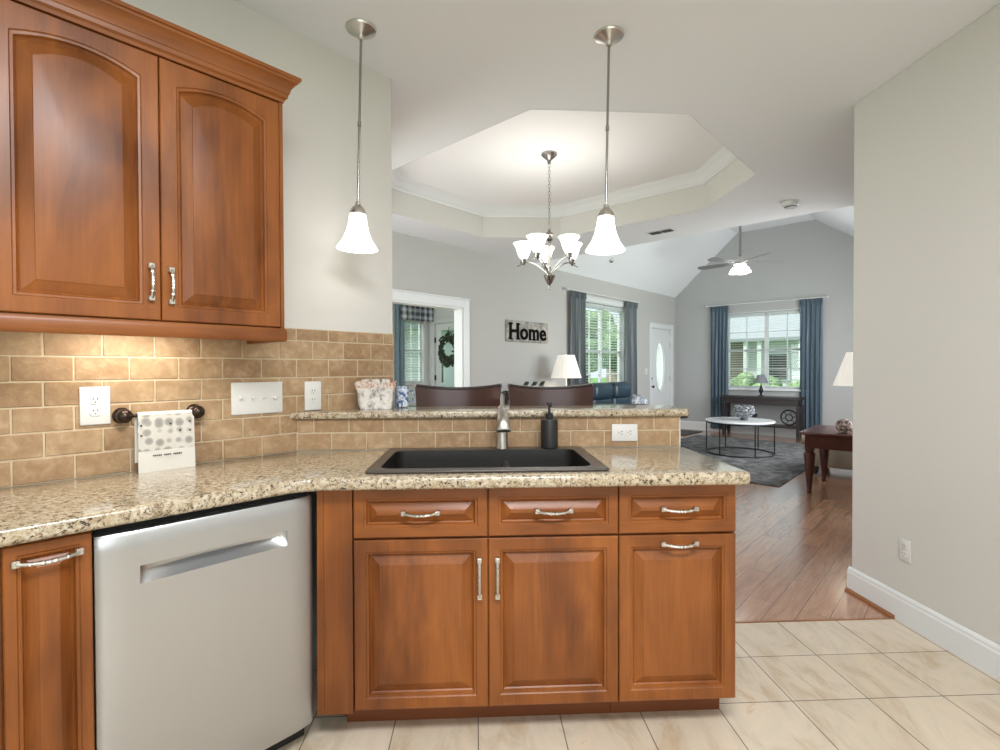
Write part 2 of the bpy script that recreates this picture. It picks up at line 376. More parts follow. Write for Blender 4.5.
# ceilings
OCT = [(2.28, -1.84), (2.95, -1.2), (4.2, -1.2), (4.79, -1.8), (4.74, -3.40), (4.13, -4.02), (2.9, -4.02), (2.28, -3.42)]
outer = [(-4.2, -4.65), (UH, -4.65), (UH, -.45), (5.63, 2.4), (-1, 3.6), (-4.2, 3.0)]
def tolocal(pts): return [(u, -v) for u, v in pts]
MB().prism(tolocal(outer)[::-1], CZ, CZ+.12, holes=[tolocal(OCT)]).build('ceiling', 'ceiling', rz=LEFT, kind='structure')
TZ = 3.07
mb = MB(); o1 = tolocal(OCT); ctr = (3.5, 2.6)
big = [(ctr[0]+(x-ctr[0])*1.06, ctr[1]+(y-ctr[1])*1.06) for x, y in o1]
o1i = [(ctr[0]+(x-ctr[0])*.9994, ctr[1]+(y-ctr[1])*.9994) for x, y in o1]
A = [[mb.bm.verts.new((x, y, z)) for x, y in p] for p, z in ((o1i, CZ-.001), (o1i, TZ), (big, TZ), (big, CZ+.121))]
for a, b in ((0, 1), (1, 2), (2, 3)):
    for i in range(8): mb.bm.faces.new((A[a][i], A[a][(i+1) % 8], A[b][(i+1) % 8], A[b][i]))
mb.build('wall_tray', 'wall', rz=LEFT, kind='structure')
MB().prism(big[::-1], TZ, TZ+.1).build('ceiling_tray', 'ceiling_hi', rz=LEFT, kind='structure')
# crown moulding round the tray, a swept profile
mb = MB(); prof = [(0, .105), (.014, .105), (.018, .090), (.030, .082), (.042, .055), (.068, .028), (.084, .020), (.090, .010), (.100, 0)]
def inw(p, d): return inset(p, d) if sum(p[i][0]*p[(i+1) % 8][1]-p[(i+1) % 8][0]*p[i][1] for i in range(8)) > 0 else inset(p[::-1], d)[::-1]
L = []
for d, h in prof: L.append([(x, y, TZ-h) for x, y in inw(o1, d)])
L = [[(x, y, TZ-.105) for x, y in o1]]+L[1:]
mb.loops(L, cap1=False).build('trim_1', 'trim', rz=LEFT, kind='structure', smooth=True)
# vault over the living room: slope, flat, slope
V0, V1, V2, V3, VZ = -DL, -3.31, -2.0, -.42, 3.87
mb = MB(); sec = [(-V0+.1, CZ-.09), (-V1, VZ), (-V2, VZ), (-V3-.1, CZ-.07)]
mb.yz(sec+[(y, z+.12) for y, z in sec[::-1]], UH, UF+.1)
mb.build('ceiling_vault', 'ceiling', rz=LEFT, kind='structure')
# gable-shaped header closing the attic above the flat ceiling, on the living side
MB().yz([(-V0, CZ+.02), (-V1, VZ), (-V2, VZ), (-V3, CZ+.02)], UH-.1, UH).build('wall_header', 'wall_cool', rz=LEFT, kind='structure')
# kitchen left wall
MB().box(-4.2, UE, D0, D0+.12, 0, CZ).build('wall_kitchen_left', 'wall', rz=LEFT, kind='structure')
# right wall
MB().box(XR, XR+.115, -2.6, YE, 0, CZ, bev=.006).build('wall_right', 'wall', kind='structure')
# kitchen back wall with an unseen opening added for the fill lamp
wall_holes(MB(), -4, XR+.1, 0, CZ, -2.72, -2.6, [(-1.5, 2.0, .8, 2.35)]).build('wall_back', 'wall', kind='structure')
# living right wall, with a hidden opening added for its fill lamp
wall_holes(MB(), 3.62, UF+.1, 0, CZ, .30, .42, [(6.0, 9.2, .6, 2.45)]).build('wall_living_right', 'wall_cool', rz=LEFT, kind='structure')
# dining end wall
mb = MB()
for y0, y1, z0, z1 in ((D0+.12, 2.45, 0, CZ), (4.42, DL, 0, CZ), (2.45, 4.42, 0, .6), (2.45, 4.42, 2.4, CZ)): mb.box(1.40, 1.52, y0, y1, z0, z1)
mb.build('wall_dining_end', 'wall', rz=LEFT, kind='structure')
# long left wall
HL = [(3.12, 4.32, 0, 2.01), (6.93, 8.30, .75, 2.36), (9.34, 10.25, 0, 2.06)]
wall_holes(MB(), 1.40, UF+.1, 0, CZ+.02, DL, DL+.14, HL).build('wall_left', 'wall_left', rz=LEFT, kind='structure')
# far wall (FAR frame: local x = V, local y = U)
wf = (-3.52, -2.09, .86, 2.33)
mb = wall_holes(MB(), V0-.1, V3+.1, 0, CZ, UF, UF+.14, [wf]); mb.xz([(V0, CZ), (V3, CZ), (V2, VZ), (V1, VZ)], UF, UF+.14)
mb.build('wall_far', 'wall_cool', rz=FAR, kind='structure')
# sunroom shell
SV, SU = 7.5, 6.25
wall_holes(MB(), 2.5, SU+.1, 0, 2.62, SV, SV+.12, [(5.66, 6.12, 1.0, 2.2)]).build('wall_sunroom_back', 'trim', rz=LEFT, kind='structure')
wall_holes(MB(), -SV, -DL-.14, 0, 2.62, SU, SU+.12, [(-7.36, -6.5, 0, 2.12)]).build('wall_sunroom_side', 'trim', rz=FAR, kind='structure')
wall_holes(MB(), -SV, -DL-.14, 0, 2.62, 2.5, 2.6, [(-7.2, -5.0, .6, 2.4)]).build('wall_sunroom_end', 'trim', rz=FAR, kind='structure')
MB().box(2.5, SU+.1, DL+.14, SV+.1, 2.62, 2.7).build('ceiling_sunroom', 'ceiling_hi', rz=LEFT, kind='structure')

# knee wall under the bar and tiled splashbacks
XK = YK-D0/S if False else YK-2*S*D0
MB().prism([(XK+.0, YK), (.915, YK), (.915, YK+.125), (XK+.125, YK+.125)], 0, 1.052).build('wall_peninsula', 'wall', kind='structure')
def tiles(mb, x0, x1, z0, z1, rows, pitch, phase, y):
    """running-bond tiles, front at y-.008"""
    for k, (za, zb) in enumerate(rows):
        off = phase+(k % 2)*pitch/2; i = math.floor((x0-off)/pitch)
        while off+i*pitch < x1:
            a, b = max(x0, off+i*pitch)+.0022, min(x1, off+(i+1)*pitch)-.0022; i += 1
            c, d = max(za, z0)+.0024, min(zb, z1)-.0024
            if b-a < .008 or d-c < .008: continue
            n0 = len(mb.bm.verts); mb.box(a, b, y-.009, y, c, d, bev=.0022, seg=1); mb.bm.verts.ensure_lookup_table()
            for v in mb.bm.verts[n0:]:
                v.co.x += random.uniform(-.0008, .0008); v.co.z += random.uniform(-.0008, .0008)
RH = .0803
rows = [(.912+RH*k, .912+RH*(k+1)) for k in range(7)]
mb = MB(); tiles(mb, -.7, UE-.002, .912, 1.447, rows, .151, .0715+.0755, D0)
bs = mb.build('wall_backsplash_left', 'stone', rz=LEFT, kind='structure', smooth=True)
MB().box(-.7, UE-.001, D0-.0068, D0, .912, 1.4475).build('grout', 'grout', bs)
mb = MB(); tiles(mb, XK+.005, .915, .914, 1.052, [(.84, .912), (.912, .990), (.990, 1.052)], .151, .043, YK)
bs2 = mb.build('wall_backsplash_peninsula', 'stone', kind='structure', smooth=True)
MB().box(XK+.005, .915, YK-.0068, YK, .914, 1.052).build('grout', 'grout', bs2)
# tiled free end of the knee wall
MB().box(.915, .922, YK, YK+.122, 0, 1.05).build('tile_end', 'wall', bs2)

# baseboards
def baseboard(name, x0, x1, y, rz, h=.137, loc=(0, 0, 0)):
    return MB().yz([(y, 0), (y-.016, 0), (y-.016, h-.03), (y-.012, h-.022), (y-.012, h-.012), (y-.006, h-.003), (y, h)], x0, x1).build(name, 'trim', rz=rz, kind='structure', loc=loc)
baseboard('baseboard_right', -YE-.014, 2.6, XR, RIGHT)
MB().box(XR, XR+.115, YE, YE+.014, 0, .13).build('baseboard_right_end', 'trim', kind='structure')
baseboard('baseboard_far', V0, V3, UF, FAR, .17)
for i, (a, b) in enumerate(((1.54, 3.03), (4.42, 9.24))): baseboard('baseboard_left' if i == 0 else 'baseboard_left_living', a, b, DL, LEFT, .14)
m_q = wood('quarter_round_oak', 'x', (.20, .075, .028), (.30, .12, .045), (.36, .16, .06), .4)
MB().lathe([(.014, 0), (.014, .33)], axis='x', seg=12).build('trim_2', m_q, rz=RIGHT, kind='structure', loc=(XR-.018, YE+.01, .004), smooth=True)
MB().box(-4, XR, YS-.006, YS+.006, -.01, .0025).build('trim_3', m_q, kind='structure')

# ------------------------------------------------------------------ windows, doors, casings
def casing(mb, x0, x1, z0, z1, y, w=.09, sill=False, t=.018):
    mb.box(x0-w, x0, y-t, y, z0, z1+w, .003, 1); mb.box(x1, x1+w, y-t, y, z0, z1+w, .003, 1); mb.box(x0, x1, y-t, y, z1, z1+w, .003, 1)
    mb.box(x0-w-.01, x1+w+.01, y-t-.008, y, z1+w, z1+w+.018, .003, 1)
    if sill: mb.box(x0-w-.03, x1+w+.03, y-.05, y+.02, z0-.03, z0, .004, 1); mb.box(x0-w, x1+w, y-.014, y, z0-.1, z0-.03)
def jamb(mb, x0, x1, z0, z1, y0, y1, t=.015, bottom=True):
    mb.box(x0, x0+t, y0, y1, z0, z1); mb.box(x1-t, x1, y0, y1, z0, z1); mb.box(x0+t, x1-t, y0, y1, z1-t, z1)
    if bottom: mb.box(x0+t, x1-t, y0, y1, z0, z0+t)
def window(name, x0, x1, z0, z1, y, rz, units=2, cas=.0, cols=2, rows=2):
    mb = MB(); jamb(mb, x0, x1, z0, z1, y, y+.14)
    if cas: casing(mb, x0, x1, z0, z1, y, cas, True)
    else: mb.box(x0-.02, x1+.02, y-.045, y+.01, z0-.025, z0+.003, .003, 1)
    f = mb.build(name, 'trim', rz=rz, kind='structure')
    mb = MB(); w = (x1-x0-.03)/units; ya, yb = y+.075, y+.11; zm = (z0+z1)/2
    for k in range(units):
        a = x0+.015+k*w; b = a+w
        for c, d in ((z0+.015, zm+.015), (zm-.015, z1-.015)):
            jamb(mb, a, b, c, d, ya, yb, .035)
            for i in range(1, cols): xx = a+(b-a)*i/cols; mb.box(xx-.007, xx+.007, ya+.008, yb-.008, c, d)
            for i in range(1, rows): zz = c+(d-c)*i/rows; mb.box(a, b, ya+.008, yb-.008, zz-.007, zz+.007)
    mb.build('sash', 'trim', f)
    MB().box(x0+.02, x1-.02, y+.088, y+.092, z0+.02, z1-.02).build('pane', 'glass', f)
    return f
window('window_1', -3.52, -2.09, .86, 2.33, UF, FAR, 2, 0)
window('window_2', 6.93, 8.30, .75, 2.36, DL, LEFT, 2, .06)
window('window_3', 5.66, 6.12, 1.0, 2.2, SV, LEFT, 1, .06)
# unseen window frames added for the kitchen, living and dining fill lamps
f = MB(); jamb(f, -1.5, 2.0, .8, 2.35, -2.72, -2.6); f.build('window_added_4', 'trim', kind='structure')
f = MB(); jamb(f, 6.0, 9.2, .6, 2.45, .30, .42); f.build('window_added_5', 'trim', rz=LEFT, kind='structure')
f = MB(); [f.box(1.38, 1.54, a, b, c, d) for a, b, c, d in ((2.42, 2.47, .57, 2.43), (4.40, 4.45, .57, 2.43), (2.42, 4.45, .57, .62), (2.42, 4.45, 2.38, 2.43))]
f.build('window_added_6', 'trim', rz=LEFT, kind='structure')
f = MB(); casing(f, 3.12, 4.32, 0, 2.01, DL, .095); jamb(f, 3.12, 4.32, 0, 2.01, DL, DL+.14, .02, False); f.build('trim_4', 'trim', rz=LEFT, kind='structure')

def blind(name, x0, x1, z0, z1, y, rz, label, group, tilt=.12, pitch=.046):
    t = thing(name, label, 'window blind', tuple(Matrix.Rotation(rz, 3, 'Z') @ Vector(((x0+x1)/2, y, z0))), rz, group)
    w = (x1-x0)/2; h = z1-z0
    MB().box(-w, w, -.03, .03, h-.055, h, .004, 1).build('headrail', 'blind', t)
    mb = MB(); n = int((h-.08)/pitch)
    for i in range(n): mb.obox((0, 0, h-.075-i*pitch), (2*w-.01, .044, .0028), (tilt, 0, 0))
    mb.build('slats', 'blind', t)
    MB().box(-w+.005, w-.005, -.024, .024, 0, .018, .003, 1).build('bottom_rail', 'blind', t)
    mb = MB()
    for q in (-.7, 0, .7): mb.tube([(q*w, -.026, .01), (q*w, -.026, h-.05)], .0014, 5)
    mb.build('ladder_cord', 'blind', t); return t
blind('window_blind', -3.49, -2.83, .90, 2.30, UF+.038, FAR, 'white slatted blind in left half of far living room window', 'blinds in the far window')
blind('window_blind', -2.78, -2.12, .90, 2.30, UF+.038, FAR, 'white slatted blind in right half of far living room window', 'blinds in the far window')
blind('window_blind', 6.96, 7.60, .79, 2.33, DL+.038, LEFT, 'white slatted blind behind lamp in window beside the blue sofa, left half', 'blinds in the side window', -.12)
blind('window_blind', 7.63, 8.27, .79, 2.33, DL+.038, LEFT, 'white slatted blind in right half of window above the blue sofa', 'blinds in the side window', -.12)
blind('window_blind', 5.69, 6.09, 1.03, 2.17, SV+.038, LEFT, 'narrow white blind in sunroom window below plaid valance', None, .3)

def curtain(x0, x1, z0, z1, y, rz, label, folds=5, amp=.035, m='curtain', group=None, gather=1.0, cat='curtain', name='curtain'):
    c = Matrix.Rotation(rz, 3, 'Z') @ Vector(((x0+x1)/2, y, z0)); w = x1-x0; h = z1-z0
    def f(u, v):
        g = 1-(1-gather)*sin(pi*min(1, v*1.0))*.5
        x = (u-.5)*w*g; a = amp*(.75+.25*cos(3*v)); return Vector((x, a*sin(2*pi*folds*u+.5*sin(4*v))+.3*a*sin(2*pi*folds*2.3*u+1), v*h))
    t = thing(name, label, cat, tuple(c), rz, group)
    MB().sheet(f, folds*10, 14).build('panel', m, t, smooth=True, angle=60)
    def hd(u, v): return Vector(((u-.5)*w*1.02, amp*.7*sin(2*pi*folds*1.6*u)-.006, h-.085+v*.1))
    MB().sheet(hd, folds*14, 2).build('pleated_heading', m, t, smooth=True, angle=60); return t
curtain(-3.79, -3.45, .06, 2.46, UF-.07, FAR, 'long slate blue curtain left of the far living room window', group='curtains on the far wall')
curtain(-2.22, -1.87, .06, 2.46, UF-.07, FAR, 'long slate blue curtain right of the far living room window', group='curtains on the far wall')
curtain(6.52, 6.92, .06, 2.44, DL-.07, LEFT, 'slate grey curtain behind the pleated lamp, left of side window', group='curtains on the left wall', amp=.03, m='curtain_grey')
curtain(8.22, 8.62, .06, 2.44, DL-.07, LEFT, 'slate grey curtain between side window and white front door', group='curtains on the left wall', amp=.03, m='curtain_grey')
def rod(x0, x1, z, y, rz, label):
    t = thing('curtain_rod', label, 'curtain rod', tuple(Matrix.Rotation(rz, 3, 'Z') @ Vector(((x0+x1)/2, y, z))), rz); w = (x1-x0)/2
    MB().tube([(-w, 0, 0), (w, 0, 0)], .011, 10).build('pole', 'plate', t, smooth=True)
    for q in (-1, 1):
        MB().sphere((q*(w+.015), 0, 0), .024, sub=2).build('finial', 'plate', t, smooth=True)
        MB().box(q*w*.97-.008, q*w*.97+.008, 0, .069, -.008, .008).build('bracket', 'plate', t)
rod(-3.85, -1.81, 2.49, UF-.07, FAR, 'thin white curtain rod above the far living room window')
rod(6.44, 8.70, 2.47, DL-.07, LEFT, 'white curtain rod above side window near the hanging sign')
curtain(5.40, 5.60, .3, 2.44, SV-.08, LEFT, 'pale blue curtain hanging in the sunroom left of its window', 2, .02, 'curtain_pale')
curtain(5.50, 6.24, 2.14, 2.48, SV-.13, LEFT, 'navy and white plaid valance over the sunroom window', 5, .02, 'plaid', cat='valance', name='valance')

# front door with oval glass
dr = MB(); x0, x1 = 9.34, 10.25; casing(dr, x0, x1, 0, 2.06, DL, .075); jamb(dr, x0, x1, 0, 2.06, DL, DL+.14, .012, False)
door = dr.build('door_1', 'trim', rz=LEFT, kind='structure')
def oval(cx, cz, a, b, n=32): return [(cx+a*cos(2*pi*i/n), cz+b*sin(2*pi*i/n)) for i in range(n)]
cx, cz = 9.795, 1.30
mb = MB(); n = 32
outer = []
for i in range(n):
    a = 2*pi*i/n; dx, dz = cos(a), sin(a); k = min(.435/max(abs(dx), 1e-6), (1.02 if dz < 0 else 1.02)/max(abs(dz), 1e-6)); outer.append((cx+dx*k, 1.035+dz*k))
for ang, c_ in ((0, 0),): pass
ya, yb = DL+.03, DL+.07
def rectpts(n):
    P = []
    for i in range(n):
        a = 2*pi*i/n; dx, dz = .43*cos(a), 1.015*sin(a); k = 1/max(abs(cos(a)), abs(sin(a))); P.append((cx+.43*cos(a)*k, 1.03+1.015*sin(a)*k))
    return P
RO = rectpts(n); OV = oval(cx, cz, .18, .49, n)
mb.loops([[(x, yb, z) for x, z in OV], [(x, yb, z) for x, z in RO], [(x, ya, z) for x, z in RO], [(x, ya, z) for x, z in OV], [(x, yb, z) for x, z in OV]], cap1=False)
lf = mb.build('door_leaf', 'trim', door)
mb = MB(); mb.tube([(x, ya-.004, z) for x, z in oval(cx, cz, .19, .50, 40)], .014, 8, closed=True); mb.build('oval_frame', 'trim', lf, smooth=True)
mb = MB(); a = [mb.bm.verts.new((x, ya+.02, z)) for x, z in OV]; b = [mb.bm.verts.new((x, ya+.026, z)) for x, z in OV]; mb.bm.faces.new(a); mb.bm.faces.new(b[::-1])
for i in range(n): mb.bm.faces.new((a[(i+1) % n], a[i], b[i], b[(i+1) % n]))
mg = cloth('frosted_leaded_glass', (.9, .93, .95), .75, .3); mb.build('oval_glass', mg, lf)
mb = MB()
for k in (-1, 1): mb.tube([(cx+k*.05*cos(t_), ya+.016, cz+.4*sin(t_)) for t_ in [2*pi*i/24 for i in range(24)]], .003, 5, closed=True)
mb.build('leading', 'nickel', lf)
mb = MB(); mb.lathe([(.0, -.06), (.022, -.055), (.028, -.04), (.012, -.02), (.012, 0), (.03, 0), (.03, .006)], (9.42, ya, .90), 16, 'y'); mb.lathe([(.026, -.012), (.03, 0)], (9.42, ya, 1.06), 16, 'y'); mb.build('door_knob', 'blackmetal', lf, smooth=True)
for zz in (.35, 1.05, 1.75): MB().box(10.225, 10.245, DL+.01, DL+.035, zz-.05, zz+.05).build('hinge', 'nickel', lf)

# sunroom glass door (FAR frame: x=V, y=U)
dr = MB(); casing(dr, -7.36, -6.5, 0, 2.12, SU, .07); jamb(dr, -7.36, -6.5, 0, 2.12, SU, SU+.12, .012, False)
door2 = dr.build('door_2', 'trim', rz=FAR, kind='structure')
mb = MB(); a, b = -7.345, -6.515
mb.box(a, a+.11, SU+.02, SU+.06, .01, 2.1); mb.box(b-.11, b, SU+.02, SU+.06, .01, 2.1); mb.box(a+.11, b-.11, SU+.02, SU+.06, .01, .24); mb.box(a+.11, b-.11, SU+.02, SU+.06, 1.98, 2.1)
lf2 = mb.build('door_leaf', 'trim', door2); MB().box(a+.1, b-.1, SU+.037, SU+.043, .2, 2.0).build('pane', 'glass', lf2)
for zz in (.4, 1.1, 1.8): MB().box(a-.012, a+.006, SU-.004, SU+.02, zz-.05, zz+.05).build('hinge', 'blackmetal', lf2)
wr = thing('wreath', 'dark leafy wreath hung on the glass sunroom door', 'wreath', tuple(W(SU-.035, -6.93, 1.62)), FAR)
mb = MB(); random.seed(3)
for i in range(150):
    a_ = random.random()*2*pi; r_ = .2+random.uniform(-.06, .06); p = (r_*cos(a_), random.uniform(-.04, .03), r_*sin(a_)*1.15)
    mb.obox(p, (.09, .012, .035), (random.uniform(-1, 1), random.uniform(0, 3), random.uniform(-1, 1)))
mb.build('leaves', 'wreath', wr)
mb = MB(); mb.tube([(.2*cos(2*pi*i/24), 0, .23*sin(2*pi*i/24)) for i in range(24)], .02, 8, closed=True); mb.build('ring', 'bark', wr, smooth=True)
MB().tube([(0, .01, .22), (0, .01, .40)], .006, 6).build('hanger', 'wreath', wr)

# ------------------------------------------------------------------ cabinet kit
def panel_front(mb, x0, x1, z0, z1, yf, w=.058, arch=0, th=.022, K=14, slope=.028):
    """five-piece raised panel front, face at y = yf looking to -y, arched inner top if arch"""
    def loop(ins, y, ar, top=None):
        a, b, c, d = x0+ins, x1-ins, z0+ins, z1-(ins if top is None else top)
        P = [(a, y, c), (b, y, c)]
        for i in range(K+1):
            u = i/K; x = b+(a-b)*u; z = d-ar*(2*u-1)**2 if ar else d; P.append((x, y, z))
        return P
    L = [loop(0, yf+th, 0), loop(0, yf+.003, 0), loop(.003, yf, 0)]
    tp = lambda i: i
    A = arch
    for ins, dy in ((w-.013, 0), (w-.010, .0035), (w-.004, .0045), (w, .013), (w+.004, .0165), (w+.005+slope, .0035), (w+.0065+slope, .0018), (w+.010+slope, .0012)):
        L.append(loop(ins, yf+dy, A))
    mb.loops(L, cap0=True, cap1=True); return mb
def pull(mb, c, length, vertical=False, out=.028):
    """arched cast bar pull with square rosette ends, centred at c on a face looking to -y"""
    n = 10; h = length/2; P = []
    for i in range(n+1):
        u = -1+2*i/n; d = .012+(out-.012)*(1-u*u); P.append((u*h*.98, -d))
    for (u0, d0), (u1, d1) in zip(P, P[1:]):
        pass
    pts = [((c[0]+u, c[1]+d, c[2]-.004*(1-(u/h)**2)) if not vertical else (c[0], c[1]+d, c[2]+u)) for u, d in P]
    mb.tube(pts, .0052, 8)
    for i in (2, 4, 5, 6, 8): mb.sphere(pts[i], .0072, sub=1)
    for s_ in (-1, 1):
        p = (c[0]+s_*h, c[1]-.008, c[2]) if not vertical else (c[0], c[1]-.008, c[2]+s_*h)
        mb.box(p[0]-.0085, p[0]+.0085, c[1]-.016, c[1], p[2]-.0085, p[2]+.0085, .002, 1)
    return mb
def door_front(name, parent, x0, x1, z0, z1, yf, handle, arch=0, w=.058, m='cherry_v', slope=.028, label=None):
    d = panel_front(MB(), x0, x1, z0, z1, yf, w, arch, slope=slope).build(name, m, parent, smooth=True, angle=22)
    if handle: pull(MB(), (handle[0], yf, handle[1]), handle[2], handle[3]).build('handle', 'nickel', d, smooth=True)
    return d

# ---- upper wall cabinet on the left wall (LEFT frame), front at D=1.87
UC0, UC1, UCY = .085, .864, 1.865
t = thing('wall_cabinet', 'cherry wall cabinet with two arched doors above the tiled backsplash', 'cabinet', tuple(W((UC0+UC1)/2, -D0, 1.372)), LEFT)
def rel(u, y=None): return u-(UC0+UC1)/2
oy = UCY-D0; a, b = rel(UC0), rel(UC1)
MB().box(a, b, oy+.0225, -.001, .045, .885).build('cabinet_box', 'cherry_v', t)
MB().box(b-.012, b+.001, oy+.004, oy+.021, .04, .885).build('face_edge', 'cherry_v', t)
split = rel(.473)
door_front('door', t, a+.003, split-.0015, .052, .872, oy, (split-.028, .168, .10, True), arch=.031, w=.058)
door_front('door', t, split+.0015, b-.014, .052, .872, oy, (split+.026, .162, .10, True), arch=.030, w=.058)
mb = MB()
def sweep_L(mb, prof, a, b, yb, closed_left=True):
    """profile (out, z) swept along the front (y = oy) and returned along the right end"""
    L = []
    for o_, z in prof: L.append([(a, oy-o_, z), (b+o_, oy-o_, z), (b+o_, yb, z)])
    R = [[mb.bm.verts.new(p) for p in l] for l in L]; n = len(R)
    for i in range(n):
        A_, B_ = R[i], R[(i+1) % n]
        for k in range(2): mb.bm.faces.new((A_[k], A_[k+1], B_[k+1], B_[k]))
    mb.bm.faces.new([r[0] for r in R]); mb.bm.faces.new([r[2] for r in R][::-1])
sweep_L(mb, [(-.02, .876), (.003, .876), (.006, .886), (.013, .892), (.015, .904), (.018, .907), (.022, .924), (.032, .940), (.041, .946), (.043, .952), (.049, .955), (.049, .966), (-.02, .966)], a, b, -.001)
mb.build('crown_molding', 'cherry_h', t, smooth=True, angle=30)
mb = MB(); sweep_L(mb, [(-.02, .0), (.002, .0), (.005, .004), (.006, .012), (.006, .036), (.004, .042), (.001, .048), (-.02, .048)], a, b, -.001); mb.build('light_rail', 'cherry_h', t, smooth=True, angle=30)
mb = MB(); mb.box(-.25, .20, -.2, -.14, .028, .043, .003, 1); mb.build('under_cabinet_light', 'plate', t)
area('under_cabinet_lamp', W(.43, -D0+.15, 1.392), W(.43, -D0+.06, 1.0), .30, .03, 1.5, (1, .93, .82))

# ---- left base run: tall narrow pull-out and dishwasher
LY = 1.625  # door plane distance
t = thing('base_cabinet', 'narrow cherry pull-out cabinet left of the dishwasher', 'cabinet', tuple(W(.172, -D0, 0)), LEFT)
oy2 = LY-D0
MB().box(-.50, .080, oy2+.0225, -.02, .10, .868).build('cabinet_box', 'cherry_v', t)
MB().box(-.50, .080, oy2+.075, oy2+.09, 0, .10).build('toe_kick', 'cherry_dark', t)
door_front('door', t, -.080, .083, .115, .862, oy2, (0, .822, .115, False), w=.036, slope=.02)
door_front('door', t, -.45, -.086, .115, .862, oy2, None)
t = thing('dishwasher', 'stainless steel dishwasher with recessed pocket handle', 'dishwasher', tuple(W(.5505, -D0, 0)), LEFT)
w = .291
MB().box(-w+.002, w-.004, oy2+.03, -.03, .09, .862).build('tub', 'gap', t)
MB().box(-w, w, oy2+.07, oy2+.085, 0, .09).build('toe_kick', 'black', t)
mb = MB(); zt, zb = .846, .08; hx, hz0, hz1 = .198, .704, .752
def dwy(x, z):   # face very slightly bowed, edges rolled back
    e = max(0, abs(x)-(w-.012))/.012; g = max(0, abs(x)-(w-.085))/.085; return oy2-.014+.006*e*e+.011*g*g
xs = sorted(set([-w+2*w*i/72 for i in range(73)]+[-hx, hx])); zs = [zb, .1, .3, .5, .65, hz0, hz1, .80, .835, zt]
G = {}
for i, x in enumerate(xs):
    for j, z in enumerate(zs): G[i, j] = mb.bm.verts.new((x, dwy(x, z)+(.006 if j in (0, len(zs)-1) else 0), z))
jh = zs.index(hz0); inn = [i for i, x in enumerate(xs) if -hx-1e-6 <= x <= hx+1e-6]
for i in range(len(xs)-1):
    for j in range(len(zs)-1):
        if j == jh and i in inn and i+1 in inn: continue
        mb.bm.faces.new((G[i, j], G[i+1, j], G[i+1, j+1], G[i, j+1]))
# pocket: a curved scoop deepest in the middle
def pk(x, q): dd = .004+.036*math.sqrt(max(0, 1-(x/hx)**2)); return {0: dwy(x, 0), 1: dwy(x, 0)+dd*.55, 2: dwy(x, 0)+dd, 3: dwy(x, 0)+dd*.9}[q]
zz = [hz0, hz0+.012, hz0+.028, hz1-.002]
rows_ = []
for q in range(4): rows_.append([G[i, jh] if q == 0 else mb.bm.verts.new((xs[i], pk(xs[i], q), zz[q])) for i in inn])
rows_.append([G[i, jh+1] for i in inn])
for A_, B_ in zip(rows_, rows_[1:]):
    for k in range(len(A_)-1): mb.bm.faces.new((A_[k], A_[k+1], B_[k+1], B_[k]))
for e in (0, -1): mb.bm.faces.new([r[e] for r in rows_])
bl = [mb.bm.verts.new((x, oy2+.03, z)) for x in (-w, w) for z in (zb, zt)]
nz_ = len(zs)-1; nx_ = len(xs)-1
mb.bm.faces.new([G[0, j] for j in range(nz_+1)]+[bl[1], bl[0]]); mb.bm.faces.new([G[nx_, j] for j in range(nz_+1)]+[bl[3], bl[2]])
mb.bm.faces.new([G[i, nz_] for i in range(nx_+1)]+[bl[3], bl[1]]); mb.bm.faces.new([G[i, 0] for i in range(nx_+1)]+[bl[2], bl[0]])
mb.build('door', 'steel', t, smooth=True, angle=30)
MB().tube([(-hx, oy2-.011, hz1+.001), (0, oy2-.0125, hz1+.001), (hx, oy2-.011, hz1+.001)], .0018, 6).build('handle_lip', 'nickel', t)

# ---- peninsula cabinets (world frame), door plane Y=1.74
PY = 1.74
t = thing('sink_cabinet', 'cherry sink cabinet with two doors under the black sink', 'cabinet', (.03, PY, 0))
mb = MB(); mb.box(-.560, .456, .0225, .036, .10, .868); mb.box(-.560, -.547, .036, .50, .10, .868); mb.box(.441, .456, .036, .50, .10, .868); mb.box(-.547, .441, .485, .50, .10, .868); mb.box(-.547, .441, .036, .485, .10, .12); mb.build('cabinet_box', 'cherry_v', t)
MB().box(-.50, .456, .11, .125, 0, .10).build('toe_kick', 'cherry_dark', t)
mb = MB(); mb.xz([(-.572, .10), (-.568, .868), (-.452, .868), (-.452, .10)], .003, .021); mb.xz([(-.560, .105), (-.548, .105), (-.548, .866), (-.557, .866)], -.001, .003)
mb.build('corner_filler', 'cherry_v', t)
X0 = -.447
for k, (xa, xb, hx_) in enumerate(((X0, X0+.452, .424), (X0+.455, X0+.903, .030))):
    door_front('drawer_front', t, xa, xb, .698, .864, 0, ((xa+xb)/2+(.0 if k == 0 else .0), .783, .115, False), w=.046, m='cherry_h', slope=.024)
    door_front('door', t, xa, xb, .112, .690, 0, (xa+hx_, .556, .125, True), w=.052)
t = thing('base_cabinet', 'cherry base cabinet with drawer and door at the peninsula end', 'cabinet', (.693, PY, 0))
MB().box(-.205, .211, .0225, .52, .10, .868).build('cabinet_box', 'cherry_v', t)
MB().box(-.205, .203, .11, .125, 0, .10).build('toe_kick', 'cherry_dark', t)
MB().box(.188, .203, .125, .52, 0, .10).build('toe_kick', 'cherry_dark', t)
door_front('drawer', t, -.204, .208, .698, .864, 0, (.005, .783, .115, False), w=.046, m='cherry_h', slope=.024)
door_front('door', t, -.204, .208, .112, .690, 0, (.005, .662, .115, False), w=.052)

